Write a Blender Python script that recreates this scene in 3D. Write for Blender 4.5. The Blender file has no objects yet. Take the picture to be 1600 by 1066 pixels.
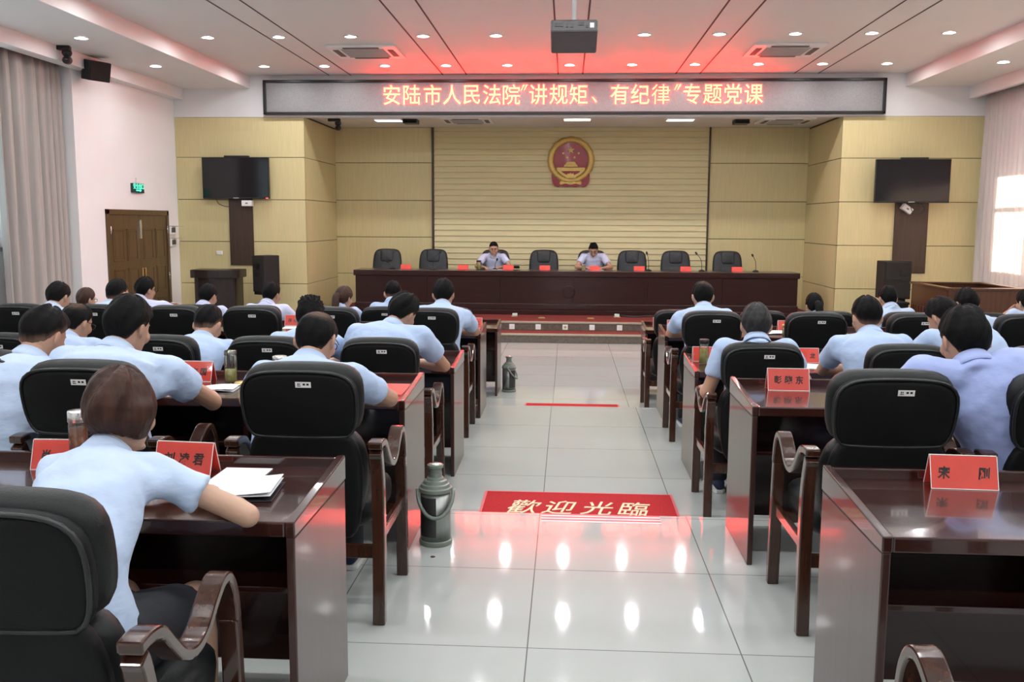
import bpy, bmesh, math, random
import numpy as np
from mathutils import Vector, Matrix

random.seed(7)
RNG = np.random.default_rng(11)
SC = bpy.context.scene
COL = SC.collection
PI = math.pi
V = Vector

# ------------------------------------------------------------------ camera
cam_d = bpy.data.cameras.new('camera')
cam_d.sensor_width = 36.0
cam_d.lens = 36.0 * 1449.1 / 1600.0
cam_d.clip_start = 0.05
cam_d.clip_end = 200
cam = bpy.data.objects.new('camera', cam_d)
COL.objects.link(cam)
_R = ((0.99822642, 0.05931644, 0.00505813), (0.01259153, -0.12732806, -0.99178073), (-0.05818486, 0.99008541, -0.12784912))
cam.matrix_world = Matrix(((_R[0][0], -_R[1][0], -_R[2][0], 0.0), (_R[0][1], -_R[1][1], -_R[2][1], 0.0),
                           (_R[0][2], -_R[1][2], -_R[2][2], 1.925), (0, 0, 0, 1)))
SC.camera = cam

# ------------------------------------------------------------------ light and exposure
SC.view_settings.view_transform = 'Standard'
SC.view_settings.look = 'None'
SC.view_settings.exposure = 0.0
SC.view_settings.gamma = 1.0
SC.view_settings.use_curve_mapping = False
world = bpy.data.worlds.new('daylight')
SC.world = world
world.use_nodes = True
wb = world.node_tree.nodes['Background']
wb.inputs['Color'].default_value = (0.80, 0.92, 1.0, 1)
wb.inputs['Strength'].default_value = 2.2
sun_d = bpy.data.lights.new('sun', 'SUN')
sun_d.energy = 45.0
sun_d.angle = math.radians(0.6)
sun_d.color = (1.0, 0.93, 0.82)
sun = bpy.data.objects.new('sun', sun_d)
COL.objects.link(sun)
sun.rotation_euler = V((-0.86, -0.12, -0.42)).to_track_quat('-Z', 'Y').to_euler()
LAMP_W = 12.8            # watts of each recessed downlight
LAMP_COL = (0.97, 0.985, 1.0)

# ------------------------------------------------------------------ materials
def mat(name, col, rough=0.5, metal=0.0, spec=0.5, coat=0.0, coat_rough=0.05, noise=0.0, nscale=8.0, stretch=(1, 1, 1),
        bump=0.0, bscale=60.0, bstretch=None, emit=None, estr=0.0, trans=0.0, ior=1.45, sheen=0.0, col2=None):
    m = bpy.data.materials.new(name)
    m.use_nodes = True
    nt = m.node_tree
    b = nt.nodes['Principled BSDF']
    b.inputs['Base Color'].default_value = (*col, 1)
    b.inputs['Roughness'].default_value = rough
    b.inputs['Metallic'].default_value = metal
    b.inputs['Specular IOR Level'].default_value = spec
    b.inputs['Coat Weight'].default_value = coat
    b.inputs['Coat Roughness'].default_value = coat_rough
    b.inputs['Transmission Weight'].default_value = trans
    b.inputs['IOR'].default_value = ior
    b.inputs['Sheen Weight'].default_value = sheen
    if emit:
        b.inputs['Emission Color'].default_value = (*emit, 1)
        b.inputs['Emission Strength'].default_value = estr
    tc = nt.nodes.new('ShaderNodeTexCoord')
    if noise > 0 or col2:
        mp = nt.nodes.new('ShaderNodeMapping')
        mp.inputs['Scale'].default_value = stretch
        nt.links.new(tc.outputs['Object'], mp.inputs['Vector'])
        nz = nt.nodes.new('ShaderNodeTexNoise')
        nz.inputs['Scale'].default_value = nscale
        nz.inputs['Detail'].default_value = 5
        nt.links.new(mp.outputs['Vector'], nz.inputs['Vector'])
        rp = nt.nodes.new('ShaderNodeValToRGB')
        c2 = col2 if col2 else tuple(min(1, c * (1 + noise)) for c in col)
        c1 = col if col2 else tuple(c * (1 - noise) for c in col)
        rp.color_ramp.elements[0].position = 0.3
        rp.color_ramp.elements[1].position = 0.7
        rp.color_ramp.elements[0].color = (*c1, 1)
        rp.color_ramp.elements[1].color = (*c2, 1)
        nt.links.new(nz.outputs['Fac'], rp.inputs['Fac'])
        nt.links.new(rp.outputs['Color'], b.inputs['Base Color'])
    if bump > 0:
        mp2 = nt.nodes.new('ShaderNodeMapping')
        mp2.inputs['Scale'].default_value = bstretch or (1, 1, 1)
        nt.links.new(tc.outputs['Object'], mp2.inputs['Vector'])
        n2 = nt.nodes.new('ShaderNodeTexNoise')
        n2.inputs['Scale'].default_value = bscale
        n2.inputs['Detail'].default_value = 3
        nt.links.new(mp2.outputs['Vector'], n2.inputs['Vector'])
        bp = nt.nodes.new('ShaderNodeBump')
        bp.inputs['Strength'].default_value = bump
        bp.inputs['Distance'].default_value = 0.01
        nt.links.new(n2.outputs['Fac'], bp.inputs['Height'])
        nt.links.new(bp.outputs['Normal'], b.inputs['Normal'])
    return m

def tile_mat(name, base, grout):
    m = mat(name, base, rough=0.058, spec=0.5)
    nt = m.node_tree
    b = nt.nodes['Principled BSDF']
    tc = nt.nodes.new('ShaderNodeTexCoord')
    br = nt.nodes.new('ShaderNodeTexBrick')
    br.offset = 0.0
    br.squash = 1.0
    br.inputs['Color1'].default_value = (*base, 1)
    br.inputs['Color2'].default_value = (base[0] * .97, base[1] * .97, base[2] * .97, 1)
    br.inputs['Mortar'].default_value = (*grout, 1)
    br.inputs['Scale'].default_value = 1.0
    br.inputs['Mortar Size'].default_value = 0.0028
    br.inputs['Mortar Smooth'].default_value = 0.2
    br.inputs['Brick Width'].default_value = 0.8
    br.inputs['Row Height'].default_value = 0.8
    nt.links.new(tc.outputs['Object'], br.inputs['Vector'])
    nz = nt.nodes.new('ShaderNodeTexNoise')
    nz.inputs['Scale'].default_value = 3.0
    nz.inputs['Detail'].default_value = 8
    nt.links.new(tc.outputs['Object'], nz.inputs['Vector'])
    mx = nt.nodes.new('ShaderNodeMixRGB')
    mx.blend_type = 'MULTIPLY'
    mx.inputs['Fac'].default_value = 0.10
    nt.links.new(br.outputs['Color'], mx.inputs['Color1'])
    nt.links.new(nz.outputs['Fac'], mx.inputs['Color2'])
    nt.links.new(mx.outputs['Color'], b.inputs['Base Color'])
    return m

def wood_mat(name, dark, light, rough=0.22, coat=0.6, axis=0, scale=5.0, bump=0.0):
    st = [30.0, 30.0, 30.0]
    st[axis] = 1.6
    return mat(name, dark, rough=rough, coat=coat, coat_rough=0.06, nscale=scale / 5.0, stretch=tuple(st), col2=light)

def cloth_translucent(name, col, mixf):
    m = mat(name, col, rough=0.9, noise=0.06, nscale=40, stretch=(1, 1, .05))
    nt = m.node_tree
    b = nt.nodes['Principled BSDF']
    out = nt.nodes['Material Output']
    tr = nt.nodes.new('ShaderNodeBsdfTranslucent')
    tr.inputs['Color'].default_value = (min(1, col[0] * 1.15), col[1], col[2] * .92, 1)
    ms = nt.nodes.new('ShaderNodeMixShader')
    ms.inputs['Fac'].default_value = mixf
    nt.links.new(b.outputs['BSDF'], ms.inputs[1])
    nt.links.new(tr.outputs['BSDF'], ms.inputs[2])
    nt.links.new(ms.outputs['Shader'], out.inputs['Surface'])
    return m

def clear_mat(name, tint=(1, 1, 1), gloss=0.12):
    m = bpy.data.materials.new(name)
    m.use_nodes = True
    nt = m.node_tree
    nt.nodes.remove(nt.nodes['Principled BSDF'])
    out = nt.nodes['Material Output']
    tp = nt.nodes.new('ShaderNodeBsdfTransparent')
    tp.inputs['Color'].default_value = (*tint, 1)
    gl = nt.nodes.new('ShaderNodeBsdfGlossy')
    gl.inputs['Roughness'].default_value = 0.03
    lw = nt.nodes.new('ShaderNodeLayerWeight')
    lw.inputs['Blend'].default_value = 0.35
    mr = nt.nodes.new('ShaderNodeMapRange')
    mr.inputs['To Min'].default_value = gloss * .4
    mr.inputs['To Max'].default_value = min(1, gloss * 4)
    nt.links.new(lw.outputs['Fresnel'], mr.inputs['Value'])
    ms = nt.nodes.new('ShaderNodeMixShader')
    nt.links.new(mr.outputs['Result'], ms.inputs['Fac'])
    nt.links.new(tp.outputs['BSDF'], ms.inputs[1])
    nt.links.new(gl.outputs['BSDF'], ms.inputs[2])
    nt.links.new(ms.outputs['Shader'], out.inputs['Surface'])
    return m

M = dict(
    white=mat('white_paint', (0.80, 0.80, 0.81), rough=0.7, noise=0.015, nscale=2),
    ceil=mat('ceiling_paint', (0.74, 0.72, 0.71), rough=0.6, noise=0.01, nscale=2),
    groove=mat('dark_groove', (0.05, 0.04, 0.05), rough=0.6, noise=0.1),
    tile=tile_mat('polished_tile', (0.43, 0.455, 0.435), (0.15, 0.15, 0.145)),
    panel=mat('yellow_wood_panel', (0.63, 0.54, 0.285), rough=0.45, noise=0.05, nscale=2.2, stretch=(22, 22, 1.2)),
    slat=mat('yellow_slat_wood', (0.66, 0.58, 0.325), rough=0.42, noise=0.05, nscale=2.2, stretch=(1.2, 22, 22)),
    panel_dark=mat('panel_gap', (0.10, 0.075, 0.03), rough=0.8, noise=0.1),
    desk=wood_mat('dark_red_wood', (0.022, 0.0060, 0.0046), (0.042, 0.012, 0.0085), rough=0.2, coat=0.8, axis=0),
    desk_side=wood_mat('dark_red_wood_side', (0.028, 0.0105, 0.0085), (0.048, 0.019, 0.015), rough=0.3, coat=0.5, axis=2),
    chair_wood=wood_mat('chair_frame_wood', (0.028, 0.010, 0.006), (0.060, 0.022, 0.012), rough=0.2, coat=0.7, axis=2),
    leather=mat('black_leather', (0.0075, 0.0085, 0.009), rough=0.45, spec=0.3, bump=0.12, bscale=180, noise=0.15, nscale=12),
    leather_back=mat('black_leather_rear', (0.005, 0.0055, 0.006), rough=0.55, spec=0.2, bump=0.1, bscale=220, noise=0.15, nscale=12),
    piping=mat('leather_piping', (0.012, 0.013, 0.014), rough=0.35, noise=0.1),
    exec=mat('dais_leather', (0.018, 0.020, 0.024), rough=0.42, bump=0.15, bscale=60, noise=0.15),
    dais=wood_mat('dais_wood', (0.017, 0.0042, 0.0036), (0.030, 0.0080, 0.0065), rough=0.28, coat=0.4, axis=0),
    sticker=mat('white_sticker', (0.75, 0.75, 0.73), rough=0.5, noise=0.03),
    ink=mat('black_ink', (0.010, 0.006, 0.006), rough=0.6, noise=0.1),
    red_card=mat('red_card', (0.72, 0.055, 0.035), rough=0.35, coat=0.5, noise=0.05, nscale=20),
    acrylic=clear_mat('clear_acrylic', (0.97, 0.97, 0.97), 0.10),
    glass=clear_mat('clear_glass', (0.95, 0.97, 0.95), 0.2),
    tea=mat('green_tea', (0.36, 0.33, 0.10), rough=0.2, noise=0.25, nscale=30),
    tea_dark=mat('amber_tea', (0.20, 0.055, 0.012), rough=0.15, noise=0.3, nscale=30),
    silver=mat('silver_metal', (0.75, 0.75, 0.73), rough=0.22, metal=0.9, noise=0.05),
    steel=mat('brushed_steel', (0.33, 0.35, 0.33), rough=0.3, metal=0.85, noise=0.08, nscale=3, stretch=(20, 20, 1)),
    flask=mat('grey_green_plastic', (0.17, 0.20, 0.17), rough=0.32, noise=0.06),
    flask_label=mat('dark_flask_label', (0.035, 0.036, 0.036), rough=0.3, noise=0.2, nscale=20),
    black=mat('black_plastic', (0.012, 0.012, 0.013), rough=0.35, noise=0.1),
    black_soft=mat('black_grille', (0.016, 0.014, 0.013), rough=0.75, bump=0.3, bscale=400, noise=0.1),
    screen=mat('tv_screen', (0.006, 0.006, 0.008), rough=0.10, spec=0.5, noise=0.1),
    brown=wood_mat('brown_board', (0.040, 0.022, 0.014), (0.062, 0.036, 0.022), rough=0.45, coat=0.1, axis=2),
    lectern=wood_mat('lectern_wood', (0.014, 0.0085, 0.007), (0.024, 0.015, 0.012), rough=0.4, coat=0.15, axis=2),
    door=wood_mat('door_wood', (0.075, 0.042, 0.016), (0.11, 0.064, 0.026), rough=0.4, coat=0.2, axis=2),
    dock=wood_mat('dock_wood', (0.055, 0.020, 0.010), (0.088, 0.035, 0.017), rough=0.3, coat=0.4, axis=2),
    brass=mat('brass', (0.60, 0.45, 0.18), rough=0.3, metal=0.9, noise=0.08),
    gold=mat('emblem_gold', (0.62, 0.43, 0.13), rough=0.4, metal=0.35, noise=0.12, nscale=30),
    emblem_red=mat('emblem_red', (0.30, 0.010, 0.022), rough=0.2, coat=0.4, noise=0.1, nscale=10),
    carpet_red=mat('stage_carpet', (0.16, 0.020, 0.014), rough=0.85, bump=0.4, bscale=250, noise=0.12, nscale=40),
    stone=mat('step_stone', (0.125, 0.105, 0.085), rough=0.25, noise=0.2, nscale=30),
    stone_edge=mat('step_nosing', (0.36, 0.33, 0.25), rough=0.35, noise=0.08, nscale=25),
    mat_red=mat('welcome_mat_red', (0.44, 0.012, 0.016), rough=0.95, bump=0.6, bscale=300, noise=0.18, nscale=120),
    mat_cream=mat('welcome_mat_cream', (0.70, 0.62, 0.42), rough=0.95, noise=0.1, nscale=100),
    paper=mat('white_paper', (0.82, 0.84, 0.86), rough=0.6, noise=0.015),
    led_face=mat('led_matrix', (0.27, 0.26, 0.265), rough=0.22, spec=0.5, bump=0.35, bscale=90, noise=0.1, nscale=60),
    led_text=mat('led_lit_text', (0.3, 0.1, 0.05), emit=(1.0, 0.0178, 0.0088), estr=55.0, noise=0.01),
    led_halo=mat('led_red_glow', (0.3, 0.05, 0.05), emit=(1.0, 0.085, 0.085), estr=2.6, noise=0.01),  # glow around the banner letters put in as emissive colour; also the standby light
    lamp=mat('lamp_lens', (0.9, 0.9, 0.9), emit=(1.0, 0.985, 0.96), estr=26.0, noise=0.01),
    trim=mat('white_trim', (0.82, 0.82, 0.82), rough=0.35, noise=0.01),
    tube=mat('lit_tube', (0.9, 0.9, 0.9), emit=(1.0, 0.99, 0.95), estr=3.0, noise=0.01),
    vent=mat('vent_grey', (0.42, 0.42, 0.41), rough=0.5, noise=0.05),
    vent_dark=mat('vent_slot', (0.10, 0.10, 0.10), rough=0.6, noise=0.1),
    exit_face=mat('exit_sign_face', (0.01, 0.05, 0.045), rough=0.3, noise=0.1),
    exit_glow=mat('exit_sign_glow', (0.1, 0.6, 0.45), emit=(0.10, 1.0, 0.62), estr=1.3, noise=0.01),
    curtain=cloth_translucent('curtain_cloth', (0.42, 0.385, 0.36), 0.10),
    curtain_r=cloth_translucent('sheer_curtain_cloth', (0.78, 0.755, 0.745), 0.40),
    projector=mat('projector_case', (0.085, 0.080, 0.082), rough=0.45, noise=0.1),
    pole=mat('white_pole', (0.72, 0.74, 0.74), rough=0.3, metal=0.2, noise=0.03),
    skin=mat('skin', (0.42, 0.235, 0.155), rough=0.5, noise=0.06, nscale=14, sheen=0.05),
    skin_pale=mat('skin_pale', (0.47, 0.29, 0.205), rough=0.5, noise=0.05, nscale=14),
    hair=mat('black_hair', (0.0055, 0.005, 0.005), rough=0.65, spec=0.10, bump=0.5, bscale=70, bstretch=(1, 1, .2), noise=0.3, nscale=30),
    hair_brown=mat('brown_hair', (0.036, 0.0145, 0.009), rough=0.5, spec=0.25, bump=0.7, bscale=60, bstretch=(1, 1, .15), noise=0.5, nscale=25, stretch=(1, 1, .2)),
    hair_grey=mat('greying_hair', (0.014, 0.014, 0.0145), rough=0.55, spec=0.2, bump=0.5, bscale=80, bstretch=(1, 1, .25), col2=(0.032, 0.032, 0.032), nscale=40),
    shirt=mat('light_blue_shirt', (0.37, 0.475, 0.67), rough=0.8, bump=0.4, bscale=16, bstretch=(1, 1, 2.2), noise=0.03, nscale=10, sheen=0.1),
    shirt_pale=mat('pale_blue_shirt', (0.42, 0.52, 0.69), rough=0.8, bump=0.4, bscale=16, bstretch=(1, 1, 2.2), noise=0.03, nscale=10, sheen=0.1),
    shirt_lav=mat('lavender_blue_shirt', (0.29, 0.355, 0.62), rough=0.8, bump=0.45, bscale=13, bstretch=(1, 1, 1.6), noise=0.03, nscale=10, sheen=0.1),
    shirt_white=mat('lilac_white_shirt', (0.54, 0.57, 0.76), rough=0.8, bump=0.2, bscale=18, noise=0.03, nscale=10),
    navy=mat('dark_trousers', (0.012, 0.013, 0.018), rough=0.8, bump=0.15, bscale=30, noise=0.1),
    shoe=mat('navy_shoe', (0.015, 0.022, 0.06), rough=0.6, noise=0.1),
    sole=mat('white_sole', (0.7, 0.7, 0.68), rough=0.6, noise=0.05),
    eye=mat('dark_eye', (0.012, 0.008, 0.006), rough=0.2, noise=0.1),
    lips=mat('lips', (0.36, 0.14, 0.11), rough=0.5, noise=0.05),
    frame=mat('dark_glasses_frame', (0.015, 0.012, 0.012), rough=0.3, noise=0.1),
    scrunchie=mat('cream_hair_tie', (0.55, 0.45, 0.30), rough=0.7, noise=0.1),
    pane=clear_mat('window_glass', (0.93, 0.98, 0.98), 0.05),
    sill=mat('grey_sill', (0.25, 0.27, 0.28), rough=0.4, noise=0.05),
    stripe_red=mat('red_nosing_stripe', (0.62, 0.10, 0.12), rough=0.3, noise=0.06),
    stripe_white=mat('white_nosing_stripe', (0.78, 0.72, 0.72), rough=0.3, noise=0.03),
    cover_dark=mat('dark_notebook_cover', (0.02, 0.02, 0.025), rough=0.4, noise=0.1),
    sky_leaf=mat('garden_leaf', (0.05, 0.10, 0.03), rough=0.6, noise=0.3),
)

def thin_to_skin(m, skin):
    """hair thins out to the scalp where the mesh's density attribute falls"""
    nt = m.node_tree
    b = nt.nodes['Principled BSDF']
    src = b.inputs['Base Color'].links[0].from_socket
    at = nt.nodes.new('ShaderNodeAttribute')
    at.attribute_name = 'hair_cover'
    mx = nt.nodes.new('ShaderNodeMixRGB')
    mx.inputs['Color1'].default_value = (*skin, 1)
    nt.links.new(at.outputs['Fac'], mx.inputs['Fac'])
    nt.links.new(src, mx.inputs['Color2'])
    nt.links.new(mx.outputs['Color'], b.inputs['Base Color'])
for k_ in ('hair', 'hair_brown', 'hair_grey'):
    thin_to_skin(M[k_], (0.20, 0.112, 0.075))

# ------------------------------------------------------------------ mesh helpers
class MB:
    def __init__(self):
        self.v, self.f = [], []

    def add(self, vs, fs):
        n = len(self.v)
        self.v += [tuple(p) for p in vs]
        self.f += [tuple(i + n for i in f) for f in fs]
        return self

    def box(self, lo, hi, rot=None, piv=None):
        (x0, y0, z0), (x1, y1, z1) = lo, hi
        vs = [V(p) for p in ((x0, y0, z0), (x1, y0, z0), (x1, y1, z0), (x0, y1, z0), (x0, y0, z1), (x1, y0, z1), (x1, y1, z1), (x0, y1, z1))]
        if rot is not None:
            pv = V(piv) if piv is not None else (V(lo) + V(hi)) / 2
            vs = [rot @ (p - pv) + pv for p in vs]
        return self.add(vs, [(0, 3, 2, 1), (4, 5, 6, 7), (0, 1, 5, 4), (1, 2, 6, 5), (2, 3, 7, 6), (3, 0, 4, 7)])

    def rings(self, rings, cap=True):
        n = len(rings[0])
        vs = [p for r in rings for p in r]
        fs = []
        for k in range(len(rings) - 1):
            a, b = k * n, (k + 1) * n
            for i in range(n):
                j = (i + 1) % n
                fs.append((a + i, a + j, b + j, b + i))
        if cap:
            fs.append(tuple(reversed(range(n))))
            fs.append(tuple(range((len(rings) - 1) * n, len(rings) * n)))
        return self.add(vs, fs)

    def tube(self, pts, rad, n=10, flat=1.0, up=None):
        pts = [V(p) for p in pts]
        if not hasattr(rad, '__len__'):
            rad = [rad] * len(pts)
        rings, prev = [], None
        for i, p in enumerate(pts):
            t = (pts[min(i + 1, len(pts) - 1)] - pts[max(i - 1, 0)]).normalized()
            if prev is None:
                a = V(up) if up is not None else (V((0, 0, 1)) if abs(t.z) < .9 else V((1, 0, 0)))
            else:
                a = prev
            a = (a - t * a.dot(t)).normalized()
            prev = a
            b = t.cross(a)
            rings.append([p + (a * math.cos(2 * PI * k / n) * flat + b * math.sin(2 * PI * k / n)) * rad[i] for k in range(n)])
        return self.rings(rings)

    def capsule(self, a, b, r0, r1, n=12):
        a, b = V(a), V(b)
        d = (b - a)
        L = d.length
        d = d / L if L > 1e-6 else V((0, 0, 1))
        pts, rad = [], []
        for k in (80, 55, 28):
            c = math.radians(k)
            pts.append(a - d * r0 * math.sin(c)); rad.append(r0 * math.cos(c))
        for s in (0, .33, .66, 1):
            pts.append(a + d * L * s); rad.append(r0 + (r1 - r0) * s)
        for k in (28, 55, 80):
            c = math.radians(k)
            pts.append(b + d * r1 * math.sin(c)); rad.append(r1 * math.cos(c))
        return self.tube(pts, rad, n)

    def ellipsoid(self, c, r, rot=None, n=14, m=9):
        c = V(c)
        rings = []
        for i in range(m):
            th = PI * (i + .35) / (m - .3)
            ring = []
            for k in range(n):
                p = V((r[0] * math.sin(th) * math.cos(2 * PI * k / n), r[1] * math.sin(th) * math.sin(2 * PI * k / n), -r[2] * math.cos(th)))
                if rot is not None:
                    p = rot @ p
                ring.append(c + p)
            rings.append(ring)
        return self.rings(rings)

    def lathe(self, prof, c=(0, 0, 0), n=24, cap=True, crisp=0.0):
        c = V(c)
        if crisp:
            q = []
            for i, p in enumerate(prof):
                a = np.array(p, float)
                if i > 0:
                    d = np.array(prof[i - 1], float) - a
                    q.append(tuple(a + d / np.linalg.norm(d) * min(crisp, np.linalg.norm(d) * .3)))
                q.append(tuple(a))
                if i < len(prof) - 1:
                    d = np.array(prof[i + 1], float) - a
                    q.append(tuple(a + d / np.linalg.norm(d) * min(crisp, np.linalg.norm(d) * .3)))
            prof = q
        return self.rings([[c + V((r * math.cos(2 * PI * k / n), r * math.sin(2 * PI * k / n), z)) for k in range(n)] for r, z in prof], cap)

    def prism(self, poly, f0, f1):
        """poly: list of 2D points; f0, f1 map a 2D point to 3D on either cap."""
        return self.rings([[f0(p) for p in poly], [f1(p) for p in poly]])

    def ribbon(self, yz, w, th, x=0.0):
        rings = []
        for i, (y, z) in enumerate(yz):
            y0, z0 = yz[max(i - 1, 0)]
            y1, z1 = yz[min(i + 1, len(yz) - 1)]
            t = V((0, y1 - y0, z1 - z0)).normalized()
            nrm = V((0, -t.z, t.y))
            p = V((x, y, z))
            wx = V((w / 2, 0, 0))
            rings.append([p - wx - nrm * th / 2, p + wx - nrm * th / 2, p + wx + nrm * th / 2, p - wx + nrm * th / 2])
        return self.rings(rings)

    def pillow(self, outline, thick, edge, f, k=4):
        """closed cushion: 2D outline (ccw), thickness, edge rounding; f(x, z, depth) -> 3D."""
        o = np.array(outline, float)
        n = len(o)
        t = np.roll(o, -1, 0) - np.roll(o, 1, 0)
        t /= np.linalg.norm(t, axis=1)[:, None]
        nr = np.stack([t[:, 1], -t[:, 0]], 1)
        rings = []
        for s in range(-k, k + 1):
            a = s / k * PI / 2
            inset = edge * (1 - math.cos(a))
            d = (thick / 2 - edge) * (1 if s > 0 else -1 if s < 0 else 0) + edge * math.sin(a)
            q = o - nr * inset
            rings.append([f(p[0], p[1], d) for p in q])
            if s == 0:
                pass
        cen = o.mean(0)
        def face_rings(sign, base):
            out = []
            for fr in (.8, .5, .2):
                q = cen + (o - nr * edge - cen) * fr
                out.append([f(p[0], p[1], sign * (thick / 2 + edge * .25 * (1 - fr ** 2))) for p in q])
            return out
        front = face_rings(1, None)
        back = face_rings(-1, None)
        return self.rings(list(reversed(back)) + rings + front)

    def build(self, name, m, parent=None, smooth=False, bevel=0.0, sub=0, loc=None, rotz=0.0):
        me = bpy.data.meshes.new(name)
        me.from_pydata([tuple(p) for p in self.v], [], self.f)
        bm = bmesh.new()
        bm.from_mesh(me)
        bmesh.ops.recalc_face_normals(bm, faces=bm.faces)
        bm.to_mesh(me)
        bm.free()
        me.materials.append(m)
        o = bpy.data.objects.new(name, me)
        COL.objects.link(o)
        if parent is not None:
            o.parent = parent
        if loc is not None:
            o.location = loc
        o.rotation_euler[2] = rotz
        if smooth:
            me.polygons.foreach_set('use_smooth', [True] * len(me.polygons))
        if bevel > 0:
            b = o.modifiers.new('bevel', 'BEVEL')
            b.width = bevel
            b.segments = 2
            b.limit_method = 'ANGLE'
            b.angle_limit = math.radians(40)
        if sub:
            s = o.modifiers.new('sub', 'SUBSURF')
            s.levels = s.render_levels = sub
        return o

def tag(o, label, cat, group=None):
    o['label'] = label
    o['category'] = cat
    if group:
        o['group'] = group
    return o

def thing(name, label, cat, loc=(0, 0, 0), rotz=0.0, group=None):
    o = bpy.data.objects.new(name, None)
    COL.objects.link(o)
    o.location = loc
    o.rotation_euler[2] = rotz
    o.empty_display_size = 0.1
    return tag(o, label, cat, group)

def struct(o):
    o['kind'] = 'structure'
    return o

def dup(root, label, loc, rotz=0.0):
    r = root.copy(); COL.objects.link(r)
    r.location = loc; r.rotation_euler = (0, 0, rotz); r['label'] = label
    for ch in list(root.children):
        c = ch.copy(); COL.objects.link(c); c.parent = r
        for g in list(ch.children):
            d = g.copy(); COL.objects.link(d); d.parent = c
    return r

def spline(pts, n=6, closed=False):
    P = [np.array(p, float) for p in pts]
    out = []
    N = len(P)
    for i in range(N if closed else N - 1):
        p0 = P[(i - 1) % N] if closed or i > 0 else P[0]
        p1, p2 = P[i], P[(i + 1) % N]
        p3 = P[(i + 2) % N] if closed or i + 2 < N else P[-1]
        for k in range(n):
            t = k / n
            out.append(.5 * ((2 * p1) + (p2 - p0) * t + (2 * p0 - 5 * p1 + 4 * p2 - p3) * t * t + (3 * p1 - p0 - 3 * p2 + p3) * t ** 3))
    if not closed:
        out.append(P[-1])
    return [tuple(p) for p in out]

def text_obj(name, body, size, m, parent, mtx, extrude=0.001, offset=0.0, sx=1.0, shear=0.0):
    cu = bpy.data.curves.new(name, 'FONT')
    cu.body = body
    cu.size = size
    cu.align_x = 'CENTER'
    cu.align_y = 'CENTER'
    cu.extrude = extrude
    cu.offset = offset
    cu.shear = shear
    cu.resolution_u = 3
    tmp = bpy.data.objects.new(name + '_src', cu)
    COL.objects.link(tmp)
    dg = bpy.context.evaluated_depsgraph_get()
    me = bpy.data.meshes.new_from_object(tmp.evaluated_get(dg))
    COL.objects.unlink(tmp)
    bpy.data.objects.remove(tmp)
    me.name = name
    # centre the ink on its own bounds
    co = np.array([v.co for v in me.vertices])
    if len(co):
        c = (co.max(0) + co.min(0)) / 2
        for v in me.vertices:
            v.co = ((v.co.x - c[0]) * sx, v.co.y - c[1], v.co.z)
    me.materials.clear()
    me.materials.append(m)
    o = bpy.data.objects.new(name, me)
    COL.objects.link(o)
    if parent is not None:
        o.parent = parent
    o.matrix_local = mtx
    return o

ORD = ['first', 'second', 'third', 'fourth', 'fifth', 'sixth', 'seventh', 'eighth', 'ninth', 'tenth', 'eleventh']

# ------------------------------------------------------------------ the room
Z1, Z2 = 0.325, 0.18           # the two raised tiers
Y1, Y2 = 4.97, 8.71            # their front edges
YT, YB = 16.3, 18.5            # front wall, back wall of the stage recess
ZC = 4.42
XL, XR = -6.93, 6.86

def slab(name, lo, hi, m, origin=(0, 0, 0), bevel=0):
    ox, oy, oz = origin
    return struct(MB().box((lo[0] - ox, lo[1] - oy, lo[2] - oz), (hi[0] - ox, hi[1] - oy, hi[2] - oz)).build(name, m, loc=origin, bevel=bevel))

slab('floor', (-7.3, -4, -.2), (7.2, 18.7, 0), M['tile'], (-0.132, 9.2, 0))
slab('floor', (-7.2, Y1, 0.0005), (7.1, Y2, Z2), M['tile'], (-0.132, 6.244, 0), bevel=.004)
slab('floor', (-7.2, -3.9, 0.0005), (7.1, Y1, Z1), M['tile'], (-0.132, 4.129, 0), bevel=.004)

# ceiling with its two side soffits, pelmets and the thin dark joints
slab('ceiling', (-7.4, -4, ZC), (7.3, YT, ZC + .15), M['ceil'])
slab('ceiling', (-7.2, -4, 4.20), (-5.56, YT - .001, ZC + .02), M['ceil'])
slab('ceiling', (5.62, -4, 4.20), (7.2, YT - .001, ZC + .02), M['ceil'])
slab('trim_1', (-6.95, -4, 4.01), (-6.75, YT - .002, 4.2), M['white'])
slab('trim_2', (6.67, -4, 4.0), (6.75, YT - .002, 4.2), M['white'])
slab('ceiling', (-4.75, YT, 3.75), (4.75, YB + .1, 3.9), M['ceil'])
k = 3
for gx in (-4.15, -3.77, -2.17, -1.76, -.19, .225, 1.795, 2.2, 3.77, 4.17):
    slab('trim_%d' % k, (gx - .011, -4, ZC - .003), (gx + .011, YT - .01, ZC + .01), M['groove'])
    k += 1

# side walls, with a window in each, and the wall behind the audience
slab('wall_left', (XL - .4, 12.9, 0), (XL, YT + .4, ZC), M['white'])
LW = (7.0, 11.7, 1.56, 3.4)
mb = MB()
for lo, hi in (((-7.5, -4, 0), (-7.3, LW[0], ZC)), ((-7.5, LW[1], 0), (-7.3, 12.95, ZC)), ((-7.5, LW[0], 0), (-7.3, LW[1], LW[2])), ((-7.5, LW[0], LW[3]), (-7.3, LW[1], ZC))):
    mb.box(lo, hi)
struct(mb.build('wall_left', M['white']))
RW = (9.0, 15.72, 1.25, 2.9)
mb = MB()
for lo, hi in (((7.15, -4, 0), (7.35, RW[0], ZC)), ((7.15, RW[1], 0), (7.35, YT + .4, ZC)), ((7.15, RW[0], 0), (7.35, RW[1], RW[2])), ((7.15, RW[0], RW[3]), (7.35, RW[1], ZC))):
    mb.box(lo, hi)
struct(mb.build('wall_right', M['white']))
slab('wall_back', (-7.5, -4.2, 0), (7.4, -4.0, ZC), M['white'])

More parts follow.
